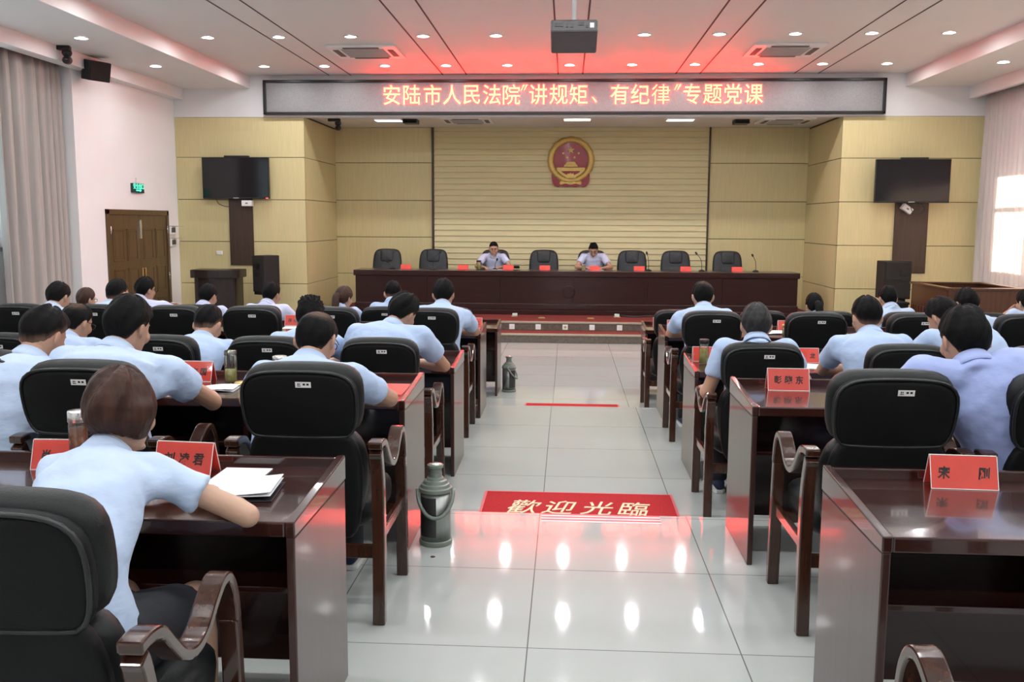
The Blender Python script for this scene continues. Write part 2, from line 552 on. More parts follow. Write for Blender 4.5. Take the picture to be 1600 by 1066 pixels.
def window(name, x, y0, y1, z0, z1, nm):
    w = bpy.data.objects.new(name, None); COL.objects.link(w); w['kind'] = 'structure'
    f = MB()
    t = .05
    for lo, hi in (((x - .04, y0, z0), (x + .04, y1, z0 + t)), ((x - .04, y0, z1 - t), (x + .04, y1, z1)), ((x - .04, y0, z0), (x + .04, y0 + t, z1)), ((x - .04, y1 - t, z0), (x + .04, y1, z1))):
        f.box(lo, hi)
    for q in range(1, nm):
        yy = y0 + (y1 - y0) * q / nm
        f.box((x - .03, yy - .03, z0), (x + .03, yy + .03, z1))
    f.box((x - .03, y0, z1 - .62), (x + .03, y1, z1 - .57))
    f.build('window_frame', M['trim'], w)
    MB().box((x - .004, y0, z0), (x + .004, y1, z1)).build('window_pane', M['pane'], w)
    MB().box((x - .08, y0 - .03, z0 - .05), (x + .12, y1 + .03, z0)).build('window_sill', M['sill'], w, bevel=.004)
window('window_1', -7.4, *LW, 4)
window('window_2', 7.25, *RW, 6)

# wood-panelled front wall either side of the stage recess, the header above it, the recess itself
def panelled(name, boxes):
    """boxes: (axis, lo, hi) slabs already split at the seams"""
    mb = MB()
    for lo, hi in boxes:
        mb.box(lo, hi)
    return struct(mb.build(name, M['panel'], bevel=.003))
SEAMS = [0.0, 0.80, 1.545, 2.285, 3.02, 3.715]
PX = 4.62
def rows():
    for a, b in zip(SEAMS[:-1], SEAMS[1:]):
        yield a + .005, b - .005
panelled('wall_front', [((XL, YT, a), (-PX, YT + .03, b)) for a, b in rows()])
panelled('wall_front', [((PX, YT, a), (XR + .25, YT + .03, b)) for a, b in rows()])
panelled('wall_front', [((-PX - .03, YT + .002, a), (-PX, YB, b)) for a, b in rows()])
panelled('wall_front', [((PX, YT + .002, a), (PX + .03, YB, b)) for a, b in rows()])
SB = [0.0, 0.135, 0.873, 1.605, 2.33, 3.067, 3.75]
panelled('wall_stage', [((-PX, YB, a + .005), (-2.65, YB + .03, b - .005)) for a, b in zip(SB[:-1], SB[1:])])
panelled('wall_stage', [((2.72, YB, a + .005), (PX, YB + .03, b - .005)) for a, b in zip(SB[:-1], SB[1:])])
slab('wall_front', (XL - .3, YT + .031, 0), (-PX - .031, YT + .25, 3.72), M['panel_dark'])
slab('wall_front', (PX + .031, YT + .031, 0), (7.3, YT + .25, 3.72), M['panel_dark'])
slab('wall_front', (-PX - .15, YT + .26, 0), (-PX - .032, YB, 3.75), M['panel_dark'])
slab('wall_front', (PX + .032, YT + .26, 0), (PX + .15, YB, 3.75), M['panel_dark'])
slab('wall_stage', (-PX - .3, YB + .04, 0), (PX + .3, YB + .2, 3.9), M['panel_dark'])
slab('wall_front', (-7.3, YT, 3.715), (7.3, YT + .2, ZC + .05), M['white'])
# horizontal lapped slats in the centre of the stage wall
mb = MB()
zz = 0.28
while zz < 3.75:
    a, b = zz, min(zz + .113, 3.749)
    poly = [(YB + .035, a), (YB - .035, a + .002), (YB - .030, a + .014), (YB - .012, b), (YB + .035, b)]
    mb.prism(poly, lambda p: V((-2.645, p[0], p[1])), lambda p: V((2.715, p[0], p[1])))
    zz += .113
struct(mb.build('wall_stage', M['slat']))
slab('trim_%d' % k, (-2.69, YB - .04, .28), (-2.647, YB + .03, 3.75), M['brown']); k += 1
slab('trim_%d' % k, (2.717, YB - .04, .28), (2.75, YB + .03, 3.75), M['brown']); k += 1

# the stage: two carpeted steps faced with stone
YS0, YS1 = 14.72, 15.29
slab('floor', (-4.5, YS0, 0.0005), (4.5, YS1, .135), M['carpet_red'])
slab('floor', (-4.5, YS1 - .001, 0.0005), (4.5, YB, .277), M['carpet_red'])
slab('trim_%d' % k, (-4.5, YS0 - .012, 0.001), (4.5, YS0 + .001, .118), M['stone']); k += 1
slab('trim_%d' % k, (-4.5, YS1 - .012, .137), (4.5, YS1 - .0015, .252), M['stone']); k += 1
slab('trim_%d' % k, (-4.5, YS0 - .025, .118), (4.5, YS0 + .06, .145), M['stone_edge'], bevel=.004); k += 1
slab('trim_%d' % k, (-4.5, YS1 - .025, .252), (4.5, YS1 + .06, .281), M['stone_edge'], bevel=.004); k += 1

# double door in the left wall
d = bpy.data.objects.new('door_1', None); COL.objects.link(d); d['kind'] = 'structure'
dy0, dy1, dz = 13.74, 15.76, 2.0
f = MB()
for lo, hi in (((XL - .05, dy0 - .08, 0), (XL + .03, dy0, dz + .08)), ((XL - .05, dy1, 0), (XL + .03, dy1 + .08, dz + .08)), ((XL - .05, dy0 - .08, dz), (XL + .03, dy1 + .08, dz + .08))):
    f.box(lo, hi)
f.build('door_frame', M['door'], d, bevel=.004)
mid = (dy0 + dy1) / 2
for a, b in ((dy0, mid - .004), (mid + .004, dy1)):
    leaf = MB().box((XL - .04, a, 0.005), (XL + .012, b, dz)).build('door_leaf', M['door'], d, bevel=.003)
    pn = MB()
    w = (b - a)
    for j in range(2):
        ya = a + .1 + j * (w - .1) / 2
        yb = ya + (w - .3) / 2
        for za, zb in ((.15, .62), (.72, 1.16), (1.28, 1.78)):
            for lo, hi in (((XL, ya, za), (XL + .022, ya + .025, zb)), ((XL, yb - .025, za), (XL + .022, yb, zb)), ((XL, ya, za), (XL + .022, yb, za + .025)), ((XL, ya, zb - .025), (XL + .022, yb, zb))):
                pn.box(lo, hi)
            pn.box((XL, ya + .045, za + .045), (XL + .018, yb - .045, zb - .045))
    pn.build('raised_panel', M['door'], leaf, bevel=.004)
for s in (-1, 1):
    hy = mid + s * .05
    MB().tube([(XL + .01, hy, 1.0), (XL + .06, hy, 1.0), (XL + .06, hy, 1.14), (XL + .01, hy, 1.14)], .011, 8).build('door_handle', M['brass'], d, smooth=True)
for s, zz in ((-1, .9), (-1, 1.7), (1, .9), (1, 1.7)):
    yy = dy0 + .01 if s < 0 else dy1 - .01
    MB().tube([(XL + .035, yy, zz), (XL + .035, yy, zz + .12)], .010, 8).build('door_hinge', M['silver'], d, smooth=True)
MB().box((XL + .01, mid - .03, 1.62), (XL + .035, mid + .03, 1.92)).build('door_closer_strip', M['silver'], d)

# ------------------------------------------------------------------ curtains
def curtain(name, label, x, y0, y1, z0, z1, amp, pitch, m, sub=10, seed=0):
    rg = np.random.default_rng(seed)
    n = int((y1 - y0) / pitch * sub)
    nz = 14
    ph = 0.0
    prof = []
    y = np.linspace(y0, y1, n)
    fr = 1 + .35 * np.sin(y * 1.9 + seed) + .2 * np.sin(y * 4.1)
    phase = np.cumsum(fr) * (y1 - y0) / n * 2 * PI / pitch
    am = amp * (0.7 + .3 * np.sin(y * 2.7 + seed * 2))
    mb = MB()
    vs = []
    for j in range(nz + 1):
        t = j / nz
        z = z0 + (z1 - z0) * t
        sp = 1.0 - .35 * t ** 3
        for i in range(n):
            dx = am[i] * math.sin(phase[i] + .25 * math.sin(t * 3 + i * .05)) * sp + .012 * math.sin(3 * phase[i])
            vs.append((x + dx, y[i] + .012 * math.sin(t * 5 + phase[i] * .5), z))
    fs = [(j * n + i, j * n + i + 1, (j + 1) * n + i + 1, (j + 1) * n + i) for j in range(nz) for i in range(n - 1)]
    mb.add(vs, fs)
    o = mb.build(name, m, smooth=True)
    s = o.modifiers.new('thick', 'SOLIDIFY'); s.thickness = .003
    return tag(o, label, 'curtain')
curtain('curtain', 'grey-beige floor-length curtain gathered beside the left wall column', -7.06, 11.3, 12.83, .02, 4.12, .075, .155, M['curtain'], 12, 1)
curtain('curtain', 'pale sunlit curtain hanging along the right window wall', 6.93, 3.0, 16.22, .02, 4.12, .055, .19, M['curtain_r'], 10, 4)

# ------------------------------------------------------------------ ceiling fittings
ring = MB()
ringp = [(.078, -.001), (.098, -.004), (.100, -.010), (.080, -.012), (.076, -.004)]
ring.rings([[V((r * math.cos(2 * PI * q / 28), r * math.sin(2 * PI * q / 28), z)) for q in range(28)] for r, z in ringp + [ringp[0]]], cap=False)
lens = MB().lathe([(.0775, -.0035), (.070, -.0075), (.04, -.0095), (.004, -.010)], n=24)
lamp_light = bpy.data.lights.new('downlight_glow', 'AREA')
lamp_light.shape = 'DISK'
lamp_light.size = .12
lamp_light.energy = LAMP_W
lamp_light.color = LAMP_COL
lamp_light.spread = math.radians(178)
def first_downlight():
    t = thing('downlight', '', 'ceiling light', (0, 0, ZC), 0, 'recessed ceiling downlights')
    ring.build('trim_ring', M['trim'], t, smooth=True)
    lens.build('lamp_lens', M['lamp'], t, smooth=True)
    l = bpy.data.objects.new('lamp_bulb', lamp_light); COL.objects.link(l)
    l.parent = t
    l.location = (0, 0, -.016)
    return t
ROWY = [(15.32, 'in the ceiling row nearest the LED banner'), (12.92, 'in the second ceiling row back from the LED banner'), (10.52, 'in the third ceiling row back from the LED banner'),
        (8.12, 'in the fourth ceiling row back from the LED banner'), (5.72, 'in the fifth ceiling row back from the LED banner'), (3.32, 'in the sixth ceiling row back from the LED banner'), (.92, 'in the seventh ceiling row back from the LED banner'), (-1.5, 'in the ceiling row behind the camera')]
proto_lamp = None
for y, where in ROWY:
    for i in range(11):
        x = (i - 5) * .995
        lab = '%s recessed downlight from the left %s' % (ORD[i], where)
        if proto_lamp is None:
            proto_lamp = first_downlight()
            proto_lamp['label'] = lab
            proto_lamp.location = (x, y, ZC)
        else:
            dup(proto_lamp, lab, (x, y, ZC))
dim_light = lamp_light.copy()
dim_light.energy = LAMP_W * .45
soffit_lamp = None
for side, x in (('left', -6.16), ('right', 6.125)):
    for q, y in enumerate((13.9, 11.76, 9.6, 7.45, 5.3, 3.1)):
        lab = '%s recessed downlight back from the front wall in the lowered %s side ceiling' % (ORD[q], side)
        if soffit_lamp is None:
            soffit_lamp = dup(proto_lamp, lab, (x, y, 4.2))
            for c in soffit_lamp.children:
                if c.type == 'LIGHT':
                    c.data = dim_light
        else:
            dup(soffit_lamp, lab, (x, y, 4.2))

def aircon(label, x, y, z, s=1.0, group='ceiling air conditioners', dark=False):
    t = thing('ceiling_air_conditioner', label, 'air conditioner', (x, y, z), 0, group)
    h = .5 * s
    MB().box((-h, -h, -.035), (h, h, .0)).build('face_frame', M['trim'], t, bevel=.008)
    g = MB()
    for q in range(15):
        yy = -h * .6 + q * h * 1.2 / 14
        g.box((-h * .62, yy - .008, -.046), (h * .62, yy + .008, -.0355))
    g.build('intake_grille', M['vent'], t)
    for q in range(4):
        sl = MB()
        a = q * PI / 2
        rot = Matrix.Rotation(a, 3, 'Z')
        sl.box((-h * .52, h * .72, -.042), (h * .52, h * .88, -.0355), rot, (0, 0, 0))
        sl.build('air_slot', M['vent_dark'], t)
    return t
aircon('ceiling cassette air conditioner left of the projector', -3.0, 14.0, ZC)
aircon('ceiling cassette air conditioner right of the projector', 3.09, 14.05, ZC)
aircon('cassette air conditioner in the stage ceiling, left of the red and gold emblem', -1.83, 17.05, 3.75, .9)
aircon('cassette air conditioner in the stage ceiling at its far right', 3.85, 17.2, 3.75, .9)
def stage_tube(label, x, y):
    t = thing('stage_tube_light', label, 'ceiling light', (x, y, 3.75), 0, 'tube lights in the stage ceiling')
    MB().box((-.25, -.15, -.03), (.25, .15, 0)).build('housing', M['trim'], t, bevel=.005)
    MB().box((-.23, -.13, -.036), (.23, .13, -.0305)).build('lit_diffuser', M['tube'], t)
stage_tube('lit rectangular light in the stage ceiling above the emblem', .148, 16.85)
stage_tube('lit rectangular light in the stage ceiling right of the emblem', 1.97, 16.95)
stage_tube('lit rectangular light at the left end of the stage ceiling', -3.25, 16.96)
def stage_box(label, x, y):
    t = thing('stage_spot_box', label, 'stage light', (x, y, 3.75), 0, 'dark square fittings in the stage ceiling')
    MB().box((-.13, -.15, -.075), (.13, .15, 0)).build('housing', M['black'], t, bevel=.006)
    MB().box((-.11, -.155, -.065), (.11, -.15, -.01)).build('front_lens', M['screen'], t)
stage_box('dark square fitting in the stage ceiling beside the left air conditioner', -2.86, 17.07)
stage_box('dark square fitting in the stage ceiling beside the right air conditioner', 3.08, 17.2)

# projector on its ceiling pole
t = thing('projector', 'grey ceiling projector hanging on a white pole in mid room', 'projector', (.03, 7.15, 3.30))
rot = Matrix.Rotation(math.radians(-17), 3, 'X')
MB().box((-.172, -.15, -.05), (.172, .19, .05), rot, (0, 0, 0)).build('case', M['projector'], t, bevel=.014)
pp = MB()
for x0, x1, z0, z1 in ((-.14, -.08, -.01, .02), (-.06, -.045, -.015, .015), (-.03, -.005, -.015, .01), (.03, .07, .0, .025), (.085, .1, -.02, .0)):
    pp.box((x0, -.155, z0), (x1, -.148, z1), rot, (0, 0, 0))
pp.build('rear_ports', M['black'], t)
MB().box((.115, -.156, -.02), (.145, -.148, .018), rot, (0, 0, 0)).build('white_tag', M['sticker'], t)
MB().lathe([(.03, 0), (.042, .01), (.042, .035), (.02, .05)], (.03, .2, -.02), n=16).build('projector_lens', M['screen'], t, smooth=True)
MB().tube([(0, 0, .05), (0, 0, ZC - 3.30)], .016, 12).build('ceiling_pole', M['pole'], t, smooth=True)
MB().box((-.06, -.06, .045), (.06, .06, .075)).box((-.03, -.03, .07), (.03, .03, .10)).build('mount_plate', M['pole'], t, bevel=.004)
MB().lathe([(.06, -.02), (.06, 0)], (0, 0, ZC - 3.30), n=20).build('ceiling_flange', M['pole'], t)

# ------------------------------------------------------------------ LED banner on the header
t = thing('led_banner', 'long black-framed LED banner with red and yellow lettering above the stage', 'sign', (0, YT, 4.035))
bl, br_, bh = -5.29, 5.275, .292
f = MB()
for lo, hi in (((bl, -.13, bh - .045), (br_, -.0015, bh)), ((bl, -.13, -bh), (br_, -.0015, -bh + .045)), ((bl, -.13, -bh), (bl + .05, -.0015, bh)), ((br_ - .05, -.13, -bh), (br_, -.0015, bh))):
    f.box(lo, hi)
f.build('banner_frame', M['black'], t, bevel=.006)
MB().box((bl + .04, -.09, -bh + .03), (br_ - .04, -.002, bh - .03)).build('led_panel', M['led_face'], t)
UP = Matrix(((1, 0, 0, 0), (0, 0, -1, 0), (0, 1, 0, 0), (0, 0, 0, 1)))   # text plane facing -Y
by_, bz = -.098, .038
run = [('安', 612), ('陆', 644), ('市', 677), ('人', 708), ('民', 739), ('法', 771), ('院', 802), ('q', 821), ('讲', 844), ('规', 876), ('矩', 907), ('、', 932), ('有', 971), ('纪', 1003), ('律', 1035), ('q', 1060), ('专', 1083), ('题', 1115), ('党', 1146), ('课', 1178)]
for ch, px in run:
    x = -3.261 + (px - 592) * (6.543 / (1195 - 592))
    if ch == 'q':
        for s in (-.022, .028):
            qd = MB().prism([(x + s - .030, bz + .07), (x + s - .008, bz + .07), (x + s + .045, bz + .165), (x + s + .012, bz + .165)], lambda p: V((p[0], by_ + .004, p[1])), lambda p: V((p[0], by_ - .002, p[1])))
            qd.build('lit_quote_mark', M['led_text'], t)
        continue
    if ch == '、':
        MB().prism([(x - .045, bz - .045), (x - .02, bz - .04), (x + .045, bz - .12), (x + .02, bz - .14), (x, bz - .11)], lambda p: V((p[0], by_ + .004, p[1])), lambda p: V((p[0], by_ - .002, p[1]))).build('lit_comma', M['led_text'], t)
        continue
    lt = text_obj('lit_character', ch, .355, M['led_text'], t, Matrix.Translation((x, by_, bz)) @ UP, .002, .003 if ch != '律' else 0.0, .93)
    text_obj('red_glow_halo', ch, .355, M['led_halo'], lt, Matrix.Translation((0, 0, -.004)), .001, .011 if ch != '律' else .004, .93)  # enlarged emissive copy behind the character stands in for its red glow

# ------------------------------------------------------------------ national emblem on the slatted wall
ex, ey, ez, er = .05, YB - .04, 3.12, .455
t = thing('national_emblem', 'round red and gold emblem with stars and gate on the slatted stage wall', 'emblem', (ex, ey, ez))
def FY(d):
    return lambda p: V((p[0], d, p[1]))
def circ(r, n=40, cx=0, cz=0):
    return [(cx + r * math.cos(2 * PI * q / n), cz + r * math.sin(2 * PI * q / n)) for q in range(n)]
rg = []
for q in range(64):
    a = 2 * PI * q / 64
    rr = 1 + .012 * math.cos(16 * a)
    rg.append([V((math.cos(a) * er * s * (rr if s > .8 else 1), dd, math.sin(a) * er * s * (rr if s > .8 else 1))) for s, dd in ((1.0, 0), (.99, -.035), (.90, -.065), (.80, -.055), (.74, -.03), (.74, 0))])
mb = MB()
n6 = 6
vs = [p for r in rg for p in r]
mb.add(vs, [(q * n6 + j, ((q + 1) % 64) * n6 + j, ((q + 1) % 64) * n6 + j + 1, q * n6 + j + 1) for q in range(64) for j in range(n6 - 1)])
mb.build('wheat_wreath', M['gold'], t, smooth=True)
MB().prism(circ(er * .76), FY(0), FY(-.028)).build('red_field', M['emblem_red'], t)
def star(cx, cz, r, rot=0):
    return [(cx + (r if q % 2 == 0 else r * .4) * math.sin(rot + PI * q / 5), cz + (r if q % 2 == 0 else r * .4) * math.cos(rot + PI * q / 5)) for q in range(10)]
for cx_, cz_, r_, ro in ((.0, .19, .075, 0), (-.15, .13, .032, .3), (.15, .13, .032, -.3), (-.07, .05, .032, .2), (.07, .05, .032, -.2)):
    MB().prism(star(cx_, cz_, r_, ro), FY(-.027), FY(-.036)).build('gold_star', M['gold'], t)
g = MB()
for poly in ([(-.14, -.13), (.14, -.13), (.12, -.085), (-.12, -.085)], [(-.11, -.085), (.11, -.085), (.075, -.03), (-.075, -.03)],
             [(-.27, -.215), (.27, -.215), (.27, -.145), (-.27, -.145)]):
    g.prism(poly, FY(-.027), FY(-.045))
g.build('gate_building', M['gold'], t, bevel=.004)
gear = [(.0 + (.115 if (q % 4) < 2 else .095) * math.cos(PI * q / 24), -.345 + (.10 if (q % 4) < 2 else .082) * math.sin(PI * q / 24)) for q in range(25)]
MB().prism(gear, FY(-.02), FY(-.05)).build('gear_wheel', M['gold'], t)
arc = [(.31 * math.cos(a), -.03 + .31 * math.sin(a)) for a in np.linspace(math.radians(205), math.radians(335), 20)] + [(.265 * math.cos(a), -.03 + .265 * math.sin(a)) for a in np.linspace(math.radians(335), math.radians(205), 20)]
MB().prism(arc, FY(-.025), FY(-.055)).build('wheat_stem_band', M['gold'], t)
dr = spline([(-.36, -.26), (-.36, -.42), (-.31, -.50), (-.24, -.52), (-.19, -.505), (-.10, -.52), (0, -.515), (.10, -.52), (.19, -.505), (.24, -.52), (.31, -.50), (.36, -.42), (.36, -.26), (.25, -.30), (.14, -.37), (0, -.40), (-.14, -.37), (-.25, -.30)], 4, True)
MB().prism(dr, FY(-.002), FY(-.040)).build('red_drapery', M['emblem_red'], t)
MB().prism(spline([(-.20, -.41), (-.10, -.425), (0, -.405), (.10, -.425), (.20, -.41), (.20, -.475), (.10, -.455), (0, -.475), (-.10, -.455), (-.20, -.475)], 3, True), FY(-.038), FY(-.052)).build('gold_knot', M['gold'], t)

# ------------------------------------------------------------------ televisions and what hangs on the walls
def tv(label, x, y, z, w, h, rotz, light):
    t = thing('television', label, 'television', (x, y, z), rotz)
    MB().box((-w / 2, -.03, -h / 2), (w / 2, .03, h / 2)).build('tv_case', M['black'], t, bevel=.008)
    MB().box((-w / 2 + .015, -.034, -h / 2 + .03), (w / 2 - .015, -.0305, h / 2 - .012)).build('tv_screen', M['screen'], t)
    MB().box((-.2, -.02, h / 2 + .001), (.24, .04, h / 2 + .028)).build('sensor_bar', M['black'], t, bevel=.004)
    MB().box((-.15, .031, -.12), (.15, .10, .12)).box((-.05, .09, -.2), (.05, .30 if abs(rotz) > .01 else .13, .2)).build('wall_bracket', M['black'], t)
    MB().box((-.05, -.036, -h / 2 + .008), (.05, -.0305, -h / 2 + .022)).build('maker_plate', M['vent'], t)
    if light:
        MB().box((w / 2 - .06, -.036, -h / 2 + .004), (w / 2 - .02, -.0305, -h / 2 + .022)).build('standby_light', M['led_halo'], t)
    return t
tv('flat television on the yellow wood wall, left of the stage', -5.81, 16.17, 2.655, 1.19, .72, 0, True)
tv('flat television on the yellow wood wall, right of the stage', 5.71, 16.0, 2.625, 1.20, .72, math.radians(-3), False)
def niche(label, x0, x1, z0, z1):
    o = MB().box((x0, YT - .03, z0), (x1, YT - .001, z1)).build('cable_cover_board', M['brown'], bevel=.004)
    return tag(o, label, 'wall board')
niche('brown vertical cover board under the left television', -5.995, -5.565, 1.13, 2.36)
niche('brown vertical cover board under the right television', 5.555, 6.11, 1.08, 2.32)
def tvcable(label, pts):
    return tag(MB().tube(spline(pts, 5), .006, 6).build('tv_cable', M['black'], smooth=True), label, 'cable')
tvcable('thin cable drooping below the left television', [(-6.2, 16.22, 2.30), (-6.17, 16.24, 2.22), (-6.07, 16.25, 2.17), (-5.99, 16.26, 2.16)])
tvcable('cable loops drooping below the right television', [(5.72, 16.05, 2.27), (5.78, 16.1, 2.12), (5.9, 16.12, 2.08), (5.98, 16.1, 2.16), (5.92, 16.08, 2.26)])
def tvbox(label, x, z, ry):
    t = thing('set_top_box', label, 'set-top box', (x, 16.2, z), 0)
    MB().box((-.09, -.05, -.05), (.09, .065, .05), Matrix.Rotation(ry, 3, 'Y'), (0, 0, 0)).build('box_case', M['trim'], t, bevel=.006)
    MB().box((-.02, -.053, -.01), (.02, -.05, .01), Matrix.Rotation(ry, 3, 'Y'), (0, 0, 0)).build('indicator_window', M['vent_dark'], t)
tvbox('small white box under the left television', -5.63, 2.22, 0)
tvbox('small white box hanging askew under the right television', 5.72, 2.17, .6)
t = thing('wall_switch', 'white double light switch on the left wood wall above the lectern', 'light switch', (-6.2, YT - .001, 1.345))
MB().box((-.055, -.012, -.035), (.055, 0, .035)).build('switch_plate', M['trim'], t, bevel=.003)
for s in (-.026, .026):
    MB().box((s - .02, -.017, -.025), (s + .02, -.0125, .025)).build('rocker', M['trim'], t, bevel=.002)

# exit sign, small signal boxes, camera and speaker on the left wall
t = thing('exit_sign', 'small green lit exit sign above the brown double door', 'exit sign', (XL + .002, 14.715, 2.425))
MB().box((0, -.20, -.075), (.04, .20, .075)).build('sign_case', M['exit_face'], t, bevel=.005)
RX = Matrix(((0, 0, 1, 0), (1, 0, 0, 0), (0, 1, 0, 0), (0, 0, 0, 1)))     # text plane facing +X
text_obj('sign_lettering', '安全出口', .095, M['exit_glow'], t, Matrix.Translation((.0425, 0, .03)) @ RX, .001, .001)
MB().prism([(-.09, -.045), (.04, -.045), (.04, -.06), (.10, -.035), (.04, -.012), (.04, -.027), (-.09, -.027)], lambda p: V((.0405, p[0], p[1])), lambda p: V((.0425, p[0], p[1]))).build('sign_arrow', M['exit_glow'], t)
MB().box((0, -.03, .10), (.03, .03, .16)).build('sign_bracket', M['trim'], t, bevel=.003)
def sigbox(label, z):
    t = thing('wall_signal_box', label, 'wall box', (XL + .002, 15.95, z), 0, 'small wall boxes by the corner')
    MB().box((0, -.11, -.07), (.05, .11, .07)).build('box_case', M['trim'], t, bevel=.005)
    MB().box((.0505, -.08, -.035), (.054, .08, .045)).build('grey_window', M['vent_dark'], t)
    MB().box((.0, -.06, .072), (.22, .11, .08)).build('thin_shelf', M['vent'], t)
sigbox('small white wall box with a dark window, upper of two by the left corner', 1.74)
sigbox('small white wall box with a dark window, lower of two by the left corner', 1.53)

def ptz(label, loc, s=1.0, yaw=0):
    t = thing('ptz_camera', label, 'security camera', loc, yaw)
    MB().box((-.13 * s, -.05 * s, -.06 * s), (.13 * s, .05 * s, 0)).build('mount_arm', M['black'], t, bevel=.01)
    MB().lathe([(.02 * s, -.06 * s), (.065 * s, -.07 * s), (.07 * s, -.10 * s), (.05 * s, -.14 * s)], (.08 * s, 0, 0), n=18).build('swivel_base', M['black'], t, smooth=True)
    MB().capsule((.08 * s, .03 * s, -.19 * s), (.08 * s, -.05 * s, -.20 * s), .06 * s, .055 * s, 16).build('camera_head', M['black'], t, smooth=True)
    MB().lathe([(.03 * s, -.012 * s), (.034 * s, .01 * s), (.02 * s, .02 * s)], (.08 * s, -.09 * s, -.20 * s), n=14).build('lens', M['screen'], t, smooth=True)
ptz('black swivel camera under the left ceiling pelmet, beside the curtain', (-6.72, 12.28, 4.20), .95, 0.2)
ptz('small dark camera under the header at the left corner of the stage recess', (-4.23, 16.9, 3.75), .85, 0)
t = thing('wall_loudspeaker', 'black wedge loudspeaker mounted high on the left wall column', 'loudspeaker', (-6.72, 13.1, 4.02), math.radians(62))
poly = [(-.14, .16), (-.19, -.02), (-.12, -.15), (.12, -.15), (.19, -.02), (.14, .16)]
MB().box((-.17, -.17, -.14), (.17, .0, .13), Matrix.Rotation(math.radians(12), 3, 'X'), (0, 0, 0)).prism([(-.165, -.005), (.165, -.005), (.07, .17), (-.07, .17)], lambda p: V((p[0], p[1], -.12)), lambda p: V((p[0], p[1], .12))).build('speaker_cabinet', M['black'], t, bevel=.012)
MB().box((-.155, -.185, -.13), (.155, -.172, .12), Matrix.Rotation(math.radians(12), 3, 'X'), (0, 0, 0)).build('speaker_grille', M['black_soft'], t)
MB().tube([(0, .16, 0), (0, .24, .0)], .03, 10).build('speaker_bracket', M['black'], t)

def floor_speaker(label, x, y, zb, w, h, dp, rotz, flip):
    t = thing('stand_loudspeaker', label, 'loudspeaker', (x, y, 0), rotz)
    MB().box((-w / 2, -dp / 2, zb), (w / 2, dp / 2, zb + h)).build('speaker_cabinet', M['black_soft'], t, bevel=.012)
    MB().box((-w / 2 + .02, -dp / 2 - .012, zb + .02), (w / 2 - .02, -dp / 2 - .0005, zb + h - .02)).build('front_grille', M['black_soft'], t, bevel=.004)
    s = .22 if flip else -.0
    hx = w * s
    MB().box((hx - .06, -dp / 2 - .02, zb + h * .62), (hx + .06, -dp / 2 - .0125, zb + h * .80)).build('horn', M['black'], t, bevel=.004)
    MB().box((hx - .05, -dp / 2 - .02, zb + h * .45), (hx + .05, -dp / 2 - .0125, zb + h * .52)).build('bass_port', M['black'], t, bevel=.004)
    MB().tube([(0, 0, .06), (0, 0, zb - .001)], .03, 12).build('stand_pole', M['black'], t, smooth=True)
    MB().box((-w * .45, -dp * .45, .0), (w * .45, dp * .45, zb * .35)).box((-.16, -.14, zb - .05), (.16, .14, zb - .001)).build('stand_base', M['black'], t, bevel=.01)
floor_speaker('black loudspeaker on a stand beside the lectern, left of the stage', -5.14, 15.62, .71, .30, .62, .34, math.radians(-32), False)
floor_speaker('black loudspeaker on a stand beside the wooden dock, right of the stage', 5.36, 15.6, .70, .44, .615, .36, 0.05, True)

# lectern
t = thing('lectern', 'dark wooden lectern at the left front of the hall', 'lectern', (-5.87, 15.35, 0))
top = spline([(-.40, .24), (-.40, -.20), (-.33, -.22), (0, -.27), (.33, -.22), (.40, -.20), (.40, .24)], 4)
MB().prism(top, lambda p: V((p[0], p[1], .965)), lambda p: V((p[0], p[1], 1.10))).build('lectern_top', M['lectern'], t, bevel=.008)
MB().prism(spline([(-.35, .20), (-.35, -.16), (-.28, -.19), (0, -.23), (.28, -.19), (.35, -.16), (.35, .20)], 4), lambda p: V((p[0], p[1], .08)), lambda p: V((p[0], p[1], .965))).build('lectern_body', M['lectern'], t, bevel=.004)
MB().prism(spline([(-.38, .22), (-.38, -.18), (-.30, -.21), (0, -.25), (.30, -.21), (.38, -.18), (.38, .22)], 4), lambda p: V((p[0], p[1], 0)), lambda p: V((p[0], p[1], .08))).build('lectern_plinth', M['lectern'], t, bevel=.006)

# dock enclosure at the right
t = thing('wooden_dock', 'brown open-topped wooden dock enclosure by the right curtain', 'dock', (5.24, 13.07, 0))
W_, D_, H_ = 1.03, 1.37, 1.05
def dock_side(lo, hi, axis, n, out):
    s = MB().box(lo, hi).build('dock_panel', M['dock'], t, bevel=.004)
    b = MB()
    for q in range(n):
        f0 = (q + .15) / n
        f1 = (q + .85) / n
        if axis == 0:
            xx0, xx1 = lo[0] + (hi[0] - lo[0]) * f0, lo[0] + (hi[0] - lo[0]) * f1
            b.box((xx0, lo[1] - .012, .12), (xx1, lo[1] + .001, .72))
        else:
            yy0, yy1 = lo[1] + (hi[1] - lo[1]) * f0, lo[1] + (hi[1] - lo[1]) * f1
            b.box((lo[0] - .012, yy0, .12), (lo[0] + .001, yy1, .72))
    b.build('fluted_slat', M['dock'], s, bevel=.004)
dock_side((0, 0, 0), (W_, .04, H_ - .03), 0, 9, -1)
dock_side((0, .041, 0), (.04, D_ - .041, H_ - .03), 1, 12, -1)
MB().box((0, D_ - .04, 0), (W_, D_, H_ - .03)).build('dock_panel', M['dock'], t, bevel=.004)
MB().box((W_ - .04, .041, 0), (W_, D_ - .041, H_ - .03)).build('dock_panel', M['dock'], t, bevel=.004)
r = MB()
